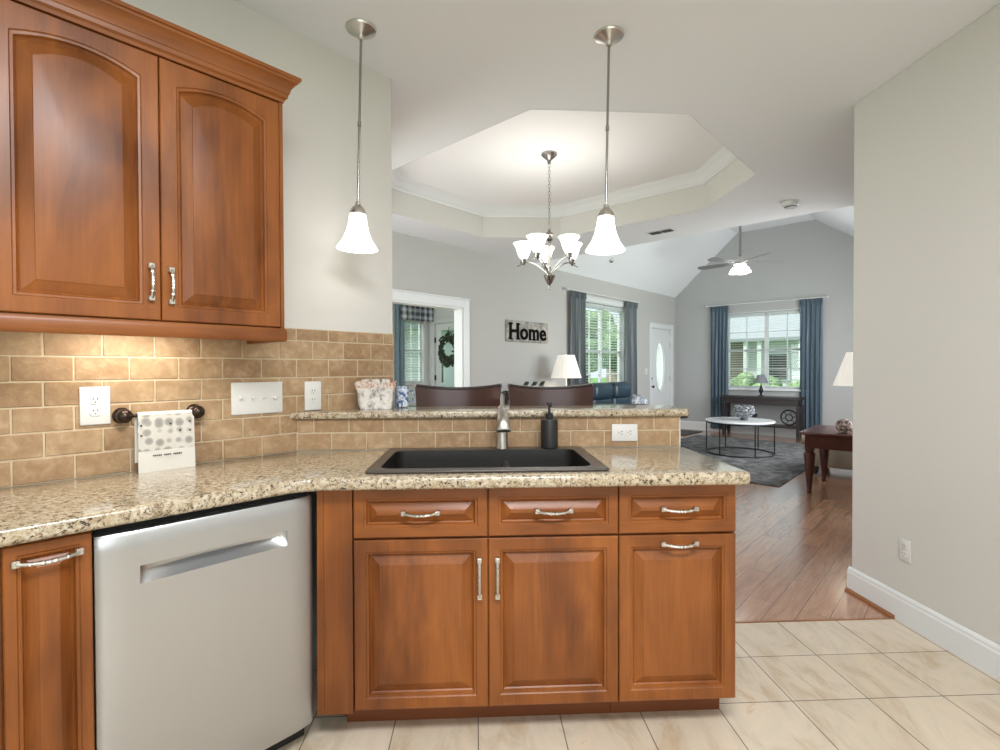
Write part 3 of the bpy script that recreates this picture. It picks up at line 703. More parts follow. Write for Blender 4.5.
# ---- granite
cf = 1.69; gy = LY-.03  # counter front lines
def uvw(u, y): p = W(u, -y); return (p.x, p.y)
cx_ = cf-2*S*gy
outline = [(.935, cf), (.935, YK-.01), (XK+.009, YK-.01), uvw(-.7, D0-.009), uvw(-.7, gy), (cx_, cf)]
outline = fillet(outline, (0, 5), {0: .03, 5: .07}, 6)
SX0, SX1, SY0, SY1 = -.38, .458, 1.738, 2.245
hole = rrect(SX0+.02, SX1-.02, SY0+.02, SY1-.02, .03)
mb = MB(); mb.prism(outline, .870, .914, holes=[hole], round_=.014, seg=4)
tag(mb.build('countertop', 'granite', smooth=True, angle=50), 'speckled beige granite countertop bending from left wall to sink peninsula', 'countertop')
led = fillet([(XK-.028, YK-.03), (.967, YK-.03), (.967, 2.53), (2.53-2*S*D0+.006, 2.53)], (1, 2), {1: .05, 2: .03}, 6)
tag(MB().prism(led, 1.052, 1.084, round_=.011, seg=4).build('bar_ledge', 'granite', smooth=True, angle=50), 'raised granite bar ledge on top of the tiled knee wall', 'bar top')

# ---- sink
t = thing('sink', 'black composite double bowl sink set into the granite', 'sink', ((SX0+SX1)/2, (SY0+SY1)/2, .914)); hw, hd = (SX1-SX0)/2, (SY1-SY0)/2
O_ = rrect(-hw, hw, -hd, hd, .02)
B_ = rrect(-hw+.042, hw-.050, -hd+.038, hd-.072, .05)
mb = MB(); mb.prism(O_, .0005, .012, holes=[B_], round_=.005, seg=2); mb.build('rim', 'sinkrim', t, smooth=True, angle=50)
L = [[(x, y, .009) for x, y in B_]]+[[(x, y, z) for x, y in inset(B_, d)] for d, z in ((.002, -.03), (.012, -.19), (.026, -.214), (.045, -.22))]
bw = MB().loops(L).build('basin', 'sink', t, smooth=True, angle=50)
dv = [(.092, -.222), (.096, -.06), (.100, -.038), (.112, -.030), (.124, -.038), (.128, -.06), (.132, -.222)]
MB().xz([(x-.03, z) for x, z in dv][::-1], -hd+.045, hd-.080).build('low_divider', 'sinkrim', t, smooth=True, angle=50)
for c_ in ((-.16, 0), (.24, 0)): MB().lathe([(.045, .001), (.04, .005), (.02, .003), (0, .003)], (c_[0], c_[1], -.221), 20).build('drain', 'chrome', bw, smooth=True)
# ---- faucet
t = thing('faucet', 'brushed nickel pull-out faucet behind the sink', 'faucet', (.108, 2.205, .926))
MB().lathe([(.029, 0), (.029, .006), (.0265, .010), (.0255, .085), (.026, .10), (.0, .104)], seg=24).build('body', 'nickel_mid', t, smooth=True)
mb = MB(); L = []
for k, (y, z, rx, rz_) in enumerate(((0, .10, .023, .016), (-.012, .135, .020, .016), (-.045, .165, .017, .017), (-.085, .160, .019, .015), (-.120, .135, .024, .014), (-.142, .098, .029, .011), (-.146, .088, .029, .004))):
    ang = [-.1, .3, .9, 1.6, 2.2, 2.5, 2.5][k]
    L.append([(rx*cos(2*pi*i/16), y+rz_*sin(2*pi*i/16)*cos(ang), z+rz_*sin(2*pi*i/16)*sin(ang)) for i in range(16)])
mb.loops(L, cap0=True); mb.build('spout', 'nickel_mid', t, smooth=True, angle=60)
mb = MB(); mb.lathe([(.017, .15), (.018, .175), (.010, .185), (0, .187)], seg=16); mb.tube([(0, 0, .18), (0, .010, .215), (.002, .02, .236)], .0065, 8, .005); mb.build('lever', 'nickel_mid', t, smooth=True)
MB().sphere((.008, .02, .237), .0075, (1.6, 1, .8), 2).build('lever_tip', 'black', t, smooth=True)
# ---- soap bottle
t = thing('soap_dispenser', 'matte black soap dispenser bottle standing right of the faucet', 'soap dispenser', (.312, 2.195, .926))
MB().lathe([(.034, 0), (.037, .004), (.037, .115), (.034, .124), (.016, .130), (.015, .134)], seg=28).build('bottle', 'black', t, smooth=True)
mb = MB(); mb.lathe([(.016, .131), (.017, .148), (.012, .150), (.006, .152), (.0055, .185), (.012, .187), (.012, .198), (0, .200)], seg=18); mb.tube([(0, 0, .193), (0, -.028, .195), (0, -.045, .186)], .005, 8); mb.build('pump', 'black', t, smooth=True)

# ------------------------------------------------------------------ outlets and switches
def plate(t, w, h, y=0, bev=.004): return MB().box(-w/2, w/2, y-.006, y-.0001, -h/2, h/2, bev, 2).build('cover_plate', 'plate', t, smooth=True)
def duplex(t, horizontal=False):
    for s_ in (-1, 1):
        c = (s_*.0195, 0) if horizontal else (0, s_*.0195)
        P = [(c[0]+.0165*cos(2*pi*i/20), max(-.0135, min(.0135, .0165*sin(2*pi*i/20)))+c[1]) for i in range(20)]
        if horizontal: P = [(c[0]+max(-.0135, min(.0135, .0165*cos(2*pi*i/20))), .0165*sin(2*pi*i/20)) for i in range(20)]
        r = MB().xz(P, -.0085, -.005).build('receptacle', 'plate', t)
        mb = MB()
        for q in (-1, 1):
            if horizontal: mb.box(c[0]+.001, c[0]+.009, -.009, -.0083, q*.006-.0012, q*.006+.0012)
            else: mb.box(q*.006-.0012, q*.006+.0012, -.009, -.0083, c[1]+.0, c[1]+.008)
        mb.lathe([(.0022, -.009), (.0022, -.0083)], (c[0]-(.006 if horizontal else 0), 0, c[1]-(0 if horizontal else .007)), 10, 'y'); mb.build('slots', 'slot', r)
def wallthing(name, label, cat, u, z, d=D0-.009, rz=LEFT, group=None):
    p = Matrix.Rotation(rz, 3, 'Z') @ Vector((u, d, z)); return thing(name, label, cat, tuple(p), rz, group)
t = wallthing('power_outlet', 'white power outlet on the backsplash left of the towel bar', 'power outlet', .352, 1.150, group='backsplash outlets'); plate(t, .082, .128); duplex(t)
t = wallthing('power_outlet', 'white power outlet on the backsplash above the end of the bar ledge', 'power outlet', 1.125, 1.151, group='backsplash outlets'); plate(t, .078, .128); duplex(t)
t = wallthing('power_outlet', 'white sideways power outlet on the tiled knee wall right of the sink', 'power outlet', .662, .980, YK-.009, 0); plate(t, .117, .076); duplex(t, True)
t = wallthing('power_outlet', 'white power outlet low on the plain right wall', 'power outlet', -2.433, .362, XR, RIGHT); plate(t, .072, .115); duplex(t)
t = wallthing('switch_plate', 'wide white four-gang switch plate on the backsplash', 'light switch', .884, 1.152); plate(t, .206, .130)
for i in range(4):
    x = -.069+.046*i
    if i < 3:
        r = MB().box(x-.005, x+.005, -.0075, -.0055, -.012, .012).build('toggle', 'plate', t); MB().obox((x, -.012, .003), (.008, .014, .006), (.5, 0, 0), .001).build('lever', 'plate', r)
    else: MB().lathe([(.0, -.018), (.007, -.017), (.009, -.006)], (x, 0, 0), 16, 'y').build('dimmer_knob', 'plate', t, smooth=True)
t = wallthing('switch_plate', 'small white switch plate beside the front door', 'light switch', 9.13, 1.2, DL); plate(t, .115, .118)
for x in (-.023, .023): MB().box(x-.005, x+.005, -.014, -.005, -.008, .008).build('toggle', 'plate', t)

# ------------------------------------------------------------------ towel bar and towel
t = wallthing('towel_bar', 'short bronze towel bar with round rosettes on the backsplash', 'towel bar', .536, 1.112, D0-.009)
for s_ in (-1, 1):
    r = MB().lathe([(.026, 0), (.028, -.006), (.026, -.012), (.018, -.018), (.012, -.022), (.012, -.028), (.0195, -.032), (.0245, -.042), (.0225, -.055), (.014, -.064), (0, -.067)], (s_*.112, 0, 0), 24, 'y').build('rosette', 'bronze', t, smooth=True)
MB().tube([(-.105, -.045, 0), (.105, -.045, 0)], .0065, 12).build('rail', 'bronze', t, smooth=True)
t = thing('hand_towel', 'white linen hand towel with printed circles draped over the towel bar', 'towel', tuple(Matrix.Rotation(LEFT, 3, 'Z') @ Vector((.546, D0-.054, 1.112))), LEFT)
def tw(sgn, z0):
    def f(u, v):
        x = (u-.5)*.172*(1+.02*(1-v)); zz = z0*(1-v); a = .0095+.002*sin(9*u)+(.006*(1-v) if sgn < 0 else .002)
        return Vector((x, sgn*a, zz+.0))
    return f
A = tw(-1, -.198)
def front(u, v):
    p = A(u, v)
    return p
def over(u, v): a = pi*v; return Vector(((u-.5)*.172, -.0105*cos(a), .0105*sin(a)))
def fr_top(u, v): z = -.125*(1-v); return Vector(((u-.5)*.173, -.0105-.004*(1-v)*(1+.3*sin(8*u)), z))
def fr_bot(u, v): z = -.198+.073*v; return Vector(((u-.5)*.175, -.0145-.002*(1-v)*(1+.6*sin(8*u)), z))
MB().sheet(fr_top, 16, 10, .002).build('printed_front', 'towel_floral', t, smooth=True)
MB().sheet(fr_bot, 16, 8, .002).build('plain_hem', 'linen', t, smooth=True)
MB().sheet(over, 4, 10, .0015).build('fold', 'linen', t, smooth=True)
MB().sheet(lambda u, v: Vector(((u-.5)*.172-.006, .009+.002*sin(7*u), -.165*(1-v))), 12, 6, .002).build('back_layer', 'linen', t, smooth=True)
mb = MB(); random.seed(11)
x = -.045
for wlen in (5, 4, 5):
    for k in range(wlen):
        mb.box(x, x+.0042, -.0172, -.0163, -.146+random.uniform(0, .001), -.1405); x += .0056
    x += .006
mb.build('hem_lettering', 'slot', t)
for x, z in ((-.078, -.035), (-.078, -.07), (.01, -.034), (.072, -.03), (.072, -.062), (.04, -.06)): MB().lathe([(.0035, -.0165), (.003, -.012)], (x, 0, z), 10, 'y').build('printed_dot', 'slot', t)

# ------------------------------------------------------------------ things on the ledge
t = thing('fabric_basket', 'marbled fabric basket with patterned rim at left end of the bar ledge', 'basket', (-.470, 2.415, 1.0845), .12)
def frust(z0, z1, w0, d0, w1, d1, r=.02): return [[(x, y, z0) for x, y in rrect(-w0, w0, -d0, d0, r)], [(x, y, z1) for x, y in rrect(-w1, w1, -d1, d1, r)]]
mb = MB(); Ls = []
for k in range(9):
    v = k/8; w_ = .072+.014*v; d_ = .048+.006*v; Ls.append([(x*(1+.03*sin(40*y+9*v)), y*(1+.06*sin(37*x+5*v)), .098*v) for x, y in rrect(-w_, w_, -d_, d_, .02)])
mb.loops(Ls, cap0=True, cap1=False); inner = [[(x*.94, y*.92, z+(.004 if i == 8 else 0)) for x, y, z in l] for i, l in enumerate(Ls)][::-1]
mb.loops([Ls[-1]]+inner, cap1=True); mb.build('fabric_body', 'basket', t, smooth=True, angle=60)
mb = MB(); Ls = []
for k in range(5):
    v = k/4; w_ = .088+.006*v; d_ = .056+.004*v; Ls.append([(x, y, .094+.030*v+(.004*sin(150*x)+.003*sin(170*y) if k in (0, 4) else 0)) for x, y in rrect(-w_, w_, -d_, d_, .02, 6)])
inn_ = [[(x*.95, y*.93, z) for x, y, z in l] for l in Ls][::-1]; mb.loops(Ls+inn_+[Ls[0]], cap1=False); mb.build('patterned_rim', 'basket_rim', t, smooth=True, angle=60)
mb = MB()
for s_ in (-.045, .0, .042): mb.obox((s_, 0, .112), (.036, .07, .05), (0, s_*3, .1), .004)
mb.build('folded_napkins', 'basket', t)
t = thing('mug', 'blue and white patterned cup behind the fabric basket', 'cup', (-.360, 2.500, 1.0845), .3)
MB().lathe([(.024, 0), (.028, .003), (.031, .10), (.0285, .10), (.026, .006), (0, .006)], seg=24).build('cup_body', 'bluepattern', t, smooth=True)
MB().tube([(.029, 0, .08), (.050, 0, .075), (.055, 0, .05), (.047, 0, .027), (.028, 0, .025)], .0045, 8).build('handle', 'bluepattern', t, smooth=True)

# ------------------------------------------------------------------ pendants
def pendant(loc, tilt, label):
    t = thing('pendant_light', label, 'pendant light', loc, 0, 'pendant lights over the bar'); t.rotation_euler = tilt
    MB().lathe([(.0, -.050), (.012, -.048), (.016, -.034), (.040, -.020), (.062, -.010), (.066, -.002), (.066, 0)], seg=32).build('ceiling_canopy', 'nickel', t, smooth=True)
    mb = MB(); mb.lathe([(.0055, -.765), (.0055, -.04)], seg=12); mb.lathe([(.008, -.42), (.008, -.40)], seg=12); mb.build('rod', 'nickel_dark', t, smooth=True)
    MB().lathe([(.006, -.745), (.012, -.750), (.014, -.762), (.026, -.772), (.036, -.790), (.038, -.802), (.034, -.803)], seg=28).build('socket_cap', 'nickel', t, smooth=True)
    P = [(.033, -.795), (.037, -.812), (.040, -.84), (.048, -.875), (.062, -.910), (.080, -.937), (.088, -.950), (.084, -.950), (.077, -.939), (.058, -.910), (.044, -.875), (.036, -.84), (.031, -.80)]
    MB().lathe(P, seg=36, caps=False).build('glass_shade', 'opal', t, smooth=True)
    MB().lathe([(.0, -.90), (.018, -.893), (.024, -.875), (.018, -.85), (.012, -.81), (0, -.81)], seg=16).build('bulb', 'opal', t, smooth=True)
    return t
pendant((-.492, 2.256, CZ), (0, radians(1.4), 0), 'left nickel pendant light with white bell shade, near the wall cabinet')
pendant((.590, 2.256, CZ), (0, radians(1.1), 0), 'right nickel pendant light with white bell shade, beside the chandelier')

# ------------------------------------------------------------------ chandelier
t = thing('chandelier', 'five-arm nickel chandelier with upturned white glass shades under the tray ceiling', 'chandelier', tuple(W(3.475, -2.605, TZ)))
MB().lathe([(0, -.09), (.012, -.085), (.02, -.055), (.05, -.03), (.066, -.012), (.066, 0)], seg=28).build('ceiling_canopy', 'nickel_dark', t, smooth=True)
mb = MB(); z = -.085; k = 0
while z > -.64:
    P = [(.009*cos(2*pi*i/10), 0, z-.014+.018*sin(2*pi*i/10)) for i in range(10)]
    if k % 2: P = [(0, x, zz) for x, _, zz in P]
    mb.tube(P, .0022, 5, closed=True); z -= .029; k += 1
mb.build('chain', 'nickel_dark', t, smooth=True)
MB().lathe([(.0, -.63), (.010, -.635), (.012, -.655), (.030, -.665), (.032, -.68), (.016, -.695), (.028, -.71), (.030, -.722), (.014, -.735), (.013, -.93), (.020, -.95), (.014, -.97), (.012, -1.0), (.048, -1.02), (.050, -1.03), (.022, -1.085), (.006, -1.10), (.014, -1.115), (.010, -1.135), (0, -1.14)], seg=28).build('center_column', 'nickel_dark', t, smooth=True)
for k in range(5):
    a = radians(20+72*k); d = Vector((cos(a), sin(a), 0)); R_ = .22
    pts = []
    for i in range(13):
        u = i/12; pts.append(d*(.02+u*(R_+.01))+Vector((0, 0, -1.0+.105*sin(u*pi*.62))))
    arm = MB().tube(pts, .0065, 8).build('arm', 'nickel_dark', t, smooth=True)
    mb = MB(); c = d*R_; mb.lathe([(.004, -.925), (.010, -.915), (.026, -.885), (.030, -.872), (.022, -.872)], (c.x, c.y, 0), 18); mb.tube([d*(R_-.03)+Vector((0, 0, -.90)), d*(R_+.055)+Vector((0, 0, -.93))], .004, 6); mb.build('cup', 'nickel_dark', arm, smooth=True)
    MB().lathe([(.026, -.870), (.042, -.848), (.056, -.81), (.067, -.770), (.088, -.738), (.085, -.736), (.063, -.770), (.052, -.81), (.038, -.846), (.02, -.866)], (c.x, c.y, 0), 28).build('glass_shade', 'opal', arm, smooth=True)

point('chandelier_bulbs', tuple(W(3.475, -2.605, TZ-.70)), 7.5, (1, .96, .9), r=.3)

# ------------------------------------------------------------------ ceiling fittings
t = thing('air_vent', 'white slotted air vent in the ceiling beside the tray', 'air vent', tuple(W(5.27, -2.45, CZ)), FAR)
MB().box(-.15, .15, -.07, .07, -.006, 0, .003, 1).build('grille_frame', 'trim', t)
mb = MB(); [mb.box(-.125, .0+.0, -.05+.022*i, -.04+.022*i, -.009, -.0055) for i in range(5)]; [mb.box(.01, .125, -.05+.022*i, -.04+.022*i, -.009, -.0055) for i in range(5)]; mb.build('louvres', 'slot', t)
t = thing('smoke_detector', 'round white smoke detector on the ceiling near the vault', 'smoke detector', tuple(W(5.127, -1.17, CZ)))
MB().lathe([(0, -.05), (.03, -.05), (.055, -.042), (.066, -.028), (.068, -.012), (.075, -.010), (.075, 0)], seg=28).build('cover', 'trim', t, smooth=True)
MB().lathe([(.045, -.0485), (.052, -.044), (.045, -.047)], seg=24, caps=False).build('vent_ring', 'slot', t)
zs_ = lambda V: CZ-.09+.0+(V+DL+.1)*(VZ-CZ+.09)/(DL+.1+V1)
t = thing('motion_sensor', 'tiny dark sensor on the sloped ceiling above side window', 'sensor', tuple(W(7.33, -4.25, zs_(-4.25))))
MB().lathe([(0, -.035), (.03, -.03), (.05, -.01), (.05, .03)], seg=18).build('sensor_body', 'plate', t, smooth=True); MB().sphere((0, 0, -.03), .03, (1, 1, .6), 2).build('lens', 'slot', t, smooth=True)
# fan
t = thing('ceiling_fan', 'five-blade ceiling fan with lit glass bowl hanging from the vault', 'ceiling fan', tuple(W(8.5, -2.65, VZ)))
mb = MB(); mb.lathe([(.019, -.95), (.019, -.02)], seg=12); mb.lathe([(.02, -.10), (.06, -.07), (.07, 0)], seg=20); mb.build('down_rod', 'nickel_dark', t, smooth=True)
MB().lathe([(.02, -.86), (.04, -.88), (.05, -.90), (.10, -.915), (.115, -.94), (.115, -.985), (.09, -1.0), (.06, -1.01)], seg=28).build('motor_housing', 'nickel', t, smooth=True)
for k in range(5):
    a = radians(-12+72*k); mb = MB(); P = [(.17, -.045), (.30, -.062), (.60, -.070), (.655, -.058), (.675, 0), (.655, .058), (.60, .070), (.30, .062), (.17, .045)]
    mb.prism(P, -.004, .004); R3 = Matrix.Rotation(a, 3, 'Z') @ Matrix.Rotation(.21, 3, 'X')
    for v in mb.bm.verts: v.co = R3 @ v.co + Vector((0, 0, -.955))
    bl_ = mb.build('blade', 'fanblade', t)
    mb = MB(); mb.box(.09, .22, -.016, .016, -.010, -.004); R3 = Matrix.Rotation(a, 3, 'Z')
    for v in mb.bm.verts: v.co = R3 @ v.co + Vector((0, 0, -.955))
    mb.build('blade_iron', 'nickel', bl_)
MB().lathe([(.06, -1.0), (.065, -1.03), (.04, -1.04)], seg=20).build('light_fitter', 'nickel', t, smooth=True)
for k in range(4):
    a = radians(45+90*k); MB().lathe([(.022, -1.02), (.045, -1.045), (.072, -1.09), (.08, -1.12), (.074, -1.12), (.03, -1.09), (0, -1.08)], (.085*cos(a), .085*sin(a), 0), 20, caps=False).build('glass_shade', 'fanlight', t, smooth=True)

# ------------------------------------------------------------------ Home sign
t = wallthing('wall_sign', 'weathered wooden sign reading Home on the grey dining wall', 'wall sign', 5.545, 1.775, DL)
MB().box(-.46, .46, -.022, 0, -.145, .145, .012, 2).build('board', 'signwood', t)
fc = bpy.data.curves.new('lettering', 'FONT'); fc.body = 'Home'; fc.size = .30; fc.extrude = .008; fc.offset = .0065; fc.align_x = 'CENTER'; fc.align_y = 'CENTER'; fc.space_character = 1.06
fo = bpy.data.objects.new('lettering_source', fc); COL.objects.link(fo); bpy.context.view_layer.update()
dg = bpy.context.evaluated_depsgraph_get(); me = bpy.data.meshes.new_from_object(fo.evaluated_get(dg)); bpy.data.objects.remove(fo); me.name = 'lettering'
xs_ = [v.co.x for v in me.vertices]; ys_ = [v.co.y for v in me.vertices]; kx = .80/(max(xs_)-min(xs_)); kz = .225/(max(ys_)-min(ys_)); mx_, my_ = (max(xs_)+min(xs_))/2, (max(ys_)+min(ys_))/2
for v in me.vertices: x, y, z = v.co; v.co = ((x-mx_)*kx, -.026-z, (y-my_)*kz)
lo = bpy.data.objects.new('lettering', me); COL.objects.link(lo); me.materials.clear(); me.materials.append(M['flatblack']); lo.parent = t
mb = MB()   # slab serifs
for x in (-.375, -.215):
    for z in (-.105, .098): mb.box(x-.038, x+.038, -.034, -.022, z-.009, z+.009)
for x in (.055, .125, .192): mb.box(x-.026, x+.026, -.034, -.022, -.113, -.098)
mb.build('serifs', 'flatblack', t)

# ------------------------------------------------------------------ bar stools
def stool(x, y, rz, label):
    t = thing('bar_stool', label, 'bar stool', (x, y, 0), rz, 'leather stools behind the bar')
    MB().box(-.215, .215, -.40, -.02, .70, .775, .025, 3).build('seat', 'leather', t, smooth=True)
    MB().box(-.20, .20, -.385, -.03, .655, .70).build('seat_frame', 'espresso', t)
    def bk(u, v):   # curved, flared back; top edge dips in the middle
        w_ = .226+.020*v; x_ = (2*u-1)*w_; z_ = .85+v*(.295+.022*(2*u-1)**2); return Vector((x_, .02+.03*v-.055*(2*u-1)**2, z_))
    MB().sheet(bk, 20, 8, .035).build('backrest', 'leather', t, smooth=True, angle=60)
    mb = MB(); mb.tube([bk(i/20, 1)+Vector((0, .017, .004)) for i in range(21)], .0125, 8); mb.build('top_rail', 'espresso', t, smooth=True)
    for s_ in (-1, 1):
        MB().tube([(s_*.19, -.02, .66), (s_*.195, -.01, .80), (s_*.21, -.005, .90)], .016, 8).build('back_post', 'espresso', t, smooth=True)
        MB().obox((s_*.195, -.365, .328), (.036, .036, .655), (0, 0, 0), .003).build('leg', 'espresso', t)
        MB().obox((s_*.195, -.03, .328), (.036, .036, .655), (0, 0, 0), .003).build('leg', 'espresso', t)
    for zz, yy in ((.22, -.365), (.30, -.03)): MB().box(-.18, .18, yy-.012, yy+.012, zz-.014, zz+.014).build('stretcher', 'espresso', t)
    return t
stool(-.105, 2.94, -.02, 'brown leather bar stool behind the ledge, left of the faucet')
stool(.428, 2.94, -.02, 'brown leather bar stool behind the ledge, right of the faucet')
# counter-height dining table under the chandelier
t = thing('dining_table', 'dark counter-height dining table showing as thin edge beyond the bar ledge', 'table', (.43, 4.62, 0), 0)
MB().prism(rrect(-1.23, 1.28, -.62, .55, .1), .865, .905, round_=.01, seg=2).build('tabletop', 'espresso', t, smooth=True)
MB().box(-.95, .95, -.46, .40, .78, .865).build('apron', 'espresso', t)
for sx in (-1, 1):
    for sy in (-1, 1): MB().obox((sx*.9, sy*.38-.03, .39), (.08, .08, .78), (0, 0, 0), .006).build('leg', 'espresso', t)

# ------------------------------------------------------------------ dining wall console with three small pots, end table with lamp
t = wallthing('console_table', 'dark console table under the hanging sign, partly hidden behind the stools', 'console table', 5.38, 0, DL)
MB().box(-.37, .37, -.36, -.02, .945, .975, .004, 1).build('tabletop', 'espresso', t)
MB().box(-.34, .34, -.33, -.04, .86, .945).build('apron', 'espresso', t)
for sx in (-.32, .32):
    for sy in (-.32, -.05): MB().obox((sx, sy, .43), (.04, .04, .86), (0, 0, 0), .003).build('leg', 'espresso', t)
for i, (u, lb) in enumerate(((5.25, 'small dark potted succulent nearest the sunroom doorway, leftmost of three'), (5.43, 'small dark potted succulent in the middle of three under the sign'), (5.60, 'small dark potted succulent nearest the pleated lamp, rightmost of three'))):
    q = thing('potted_succulent', lb, 'plant', tuple(W(u, -4.33, .9755)), 0, 'succulents on the dining console')
    MB().lathe([(.03, 0), (.04, .06), (.036, .06), (.03, .05), (0, .05)], seg=16).build('pot', 'trim' if i == 1 else 'signwood', q, smooth=True)
    mb = MB(); random.seed(i+20)
    for k in range(14): a = k*2.4; mb.obox((.022*cos(a), .022*sin(a), .075+.018*random.random()), (.012, .012, .06), (.6*sin(a), .6*cos(a), a), .002)
    mb.build('leaves', 'wreath', q)
def lamp_shade(mb, r0, r1, h, z, n=48):
    P = []
    for r, zz in ((r0, z), (r1, z+h)): P.append([((r+(.004 if i % 2 else 0))*cos(2*pi*i/n), (r+(.004 if i % 2 else 0))*sin(2*pi*i/n), zz) for i in range(n)])
    Q = [[(x*.975, y*.975, zz) for x, y, zz in l] for l in P][::-1]; mb.loops(P+Q+[P[0]], cap1=False); return mb
def table_lamp(loc, label, h_base, r0, r1, hs, base='nickel', shade='shade', k=1.0):
    t = thing('table_lamp', label, 'lamp', loc)
    MB().lathe([(.07*k, 0), (.072*k, .012), (.03*k, .022), (.02*k, .04), (.045*k, h_base*.35), (.05*k, h_base*.5), (.02*k, h_base*.68), (.028*k, h_base*.74), (.012*k, h_base*.8), (.008*k, h_base*1.06)], seg=24).build('lamp_base', base, t, smooth=True)
    lamp_shade(MB(), r0, r1, hs, h_base).build('lamp_shade', shade, t); MB().sphere((0, 0, h_base+hs+.01), .010*k, sub=2).build('finial', base, t, smooth=True); return t
LU, LV = 6.02, -4.22
t = thing('end_table', 'dark wooden end table between console and blue sofa', 'side table', tuple(W(LU, LV, 0)), LEFT)
MB().box(-.24, .24, -.24, .24, .60, .63, .005, 1).build('tabletop', 'darkwood', t); MB().box(-.21, .21, -.21, .21, .50, .60).build('apron', 'darkwood', t)
for sx in (-.2, .2):
    for sy in (-.2, .2): MB().obox((sx, sy, .25), (.04, .04, .5), (0, 0, 0), .003).build('leg', 'darkwood', t)
table_lamp(tuple(W(LU, LV, .631)), 'lit pleated white table lamp between the Home sign and side window', .50, .215, .115, .325)
point('table_lamp_bulb', tuple(W(LU, LV, 1.27)), 2.2, (1, .85, .65), .05)

# ------------------------------------------------------------------ blue leather sofa (LEFT frame)
t = thing('sofa', 'blue leather reclining sofa under the side window', 'sofa', tuple(W(7.26, -4.12, 0)), LEFT)
MB().box(-.78, .78, -.42, .28, .05, .40, .03, 2).build('base', 'blueleather', t, smooth=True)
for k, (a, b) in enumerate(((-.60, -.01), (.01, .60))):
    MB().box(a, b, -.46, .12, .38, .52, .05, 3).build('seat_cushion', 'blueleather', t, smooth=True)
    MB().box(a, b, .05, .28, .48, .82, .07, 4).build('back_cushion', 'blueleather', t, smooth=True)
    MB().box(a+.01, b-.01, .02, .28, .76, 1.04, .09, 5).build('head_cushion', 'blueleather', t, smooth=True)
for s_ in (-1, 1): MB().box(s_*.70-.11, s_*.70+.11, -.44, .26, .05, .63, .07, 4).build('armrest', 'blueleather', t, smooth=True)
mb = MB(); f_ = lambda u, v: Vector((-.42+.34*u, -.52-.04*sin(7*u)-.03*v, .64+.24*v-.06*u*v+.02*sin(9*u+3*v))); mb.sheet(f_, 12, 10, .05)
tag(mb.build('throw_blanket', 'throw', smooth=True, loc=tuple(W(7.26, -4.12, 0)), rz=LEFT, angle=60), 'crumpled grey and white throw at right end of the blue sofa', 'throw blanket')

# ------------------------------------------------------------------ living room
MB().prism([(6.0, 1.47), (9.6, 1.47), (9.6, 3.75), (6.0, 3.75)], .001, .012, round_=.004, seg=1).build('area_rug', 'rug', rz=LEFT)
tag(bpy.data.objects['area_rug'], 'charcoal distressed area rug under the round coffee table', 'rug')
MB().prism([(9.35, 3.75+.12), (10.2, 3.87), (10.2, 4.4), (9.35, 4.4)], .001, .012, round_=.004, seg=1).build('door_mat', 'black', rz=LEFT)
tag(bpy.data.objects['door_mat'], 'small dark door mat on the floor by the front door', 'door mat')
# coffee table
CT = W(7.95, -2.48)
t = thing('coffee_table', 'round white-topped coffee table with black wire drum frame', 'coffee table', (CT.x, CT.y, .012))
MB().lathe([(.0, .462), (.46, .462), (.47, .468), (.47, .482), (.464, .488), (0, .488)], seg=56).build('tabletop', 'marble', t, smooth=True)
MB().tube([(.455*cos(2*pi*i/56), .455*sin(2*pi*i/56), .452) for i in range(56)], .010, 8, closed=True).build('top_ring', 'blackmetal', t, smooth=True)
MB().tube([(.455*cos(2*pi*i/56), .455*sin(2*pi*i/56), .010) for i in range(56)], .010, 8, closed=True).build('base_ring', 'blackmetal', t, smooth=True)
for k in range(6): a = radians(-92+60*k); MB().tube([(.455*cos(a), .455*sin(a), .01), (.455*cos(a), .455*sin(a), .455)], .009, 8).build('leg', 'blackmetal', t, smooth=True)
t = thing('glass_bowl', 'knobbly clear and black glass bowl on the coffee table', 'bowl', (CT.x+.04, CT.y-.05, .5005))
mb = MB(); mb.lathe([(.05, 0), (.055, .01), (.05, .03), (.10, .075), (.125, .14), (.105, .20), (.098, .20), (.115, .14), (.09, .085), (.0, .04)], seg=24); mb.build('bowl_body', 'crystal', t, smooth=True)
mb = MB()
for j, (zz, rr) in enumerate(((.06, .085), (.105, .118), (.15, .125), (.19, .110))):
    for k in range(9): a = 2*pi*(k+.5*(j % 2))/9; mb.sphere((rr*cos(a), rr*sin(a), zz), .027, sub=2)
mb.build('knobs', 'crystal', t, smooth=True); MB().lathe([(.052, .0), (.055, .02), (.03, .05), (0, .05)], seg=18).build('dark_foot', 'blackmetal', t, smooth=True)
# console under the far window (FAR frame)
t = wallthing('console_table', 'long black console table under the far window', 'console table', -2.80, 0, UF, FAR)
MB().box(-.64, .68, -.50, -.13, .695, .745, .004, 1).build('tabletop', 'espresso', t); MB().box(-.60, .64, -.48, -.15, .60, .695).build('apron', 'espresso', t)
MB().box(-.60, .64, -.48, -.15, .20, .235).build('shelf', 'espresso', t)
for sx in (-.60, .64):
    for sy in (-.455, -.175): MB().obox((sx, sy, .30), (.05, .05, .60), (0, 0, 0), .003).build('leg', 'espresso', t)
q = table_lamp(tuple(W(UF-.32, -2.79, .7455)), 'small dark table lamp on the black console below the far window', .24, .115, .055, .15, 'blackmetal', mat('pewter_glass_shade', (.22, .24, .25), .4, .3), .75)
t = thing('round_ornament', 'round dark scrollwork ornament on the lower shelf of the black console', 'ornament', tuple(W(UF-.32, -2.33, .2355)), FAR)
mb = MB(); mb.tube([(.13*cos(2*pi*i/32), 0, .145+.13*sin(2*pi*i/32)) for i in range(32)], .014, 8, closed=True); mb.build('outer_ring', 'blackmetal', t, smooth=True)
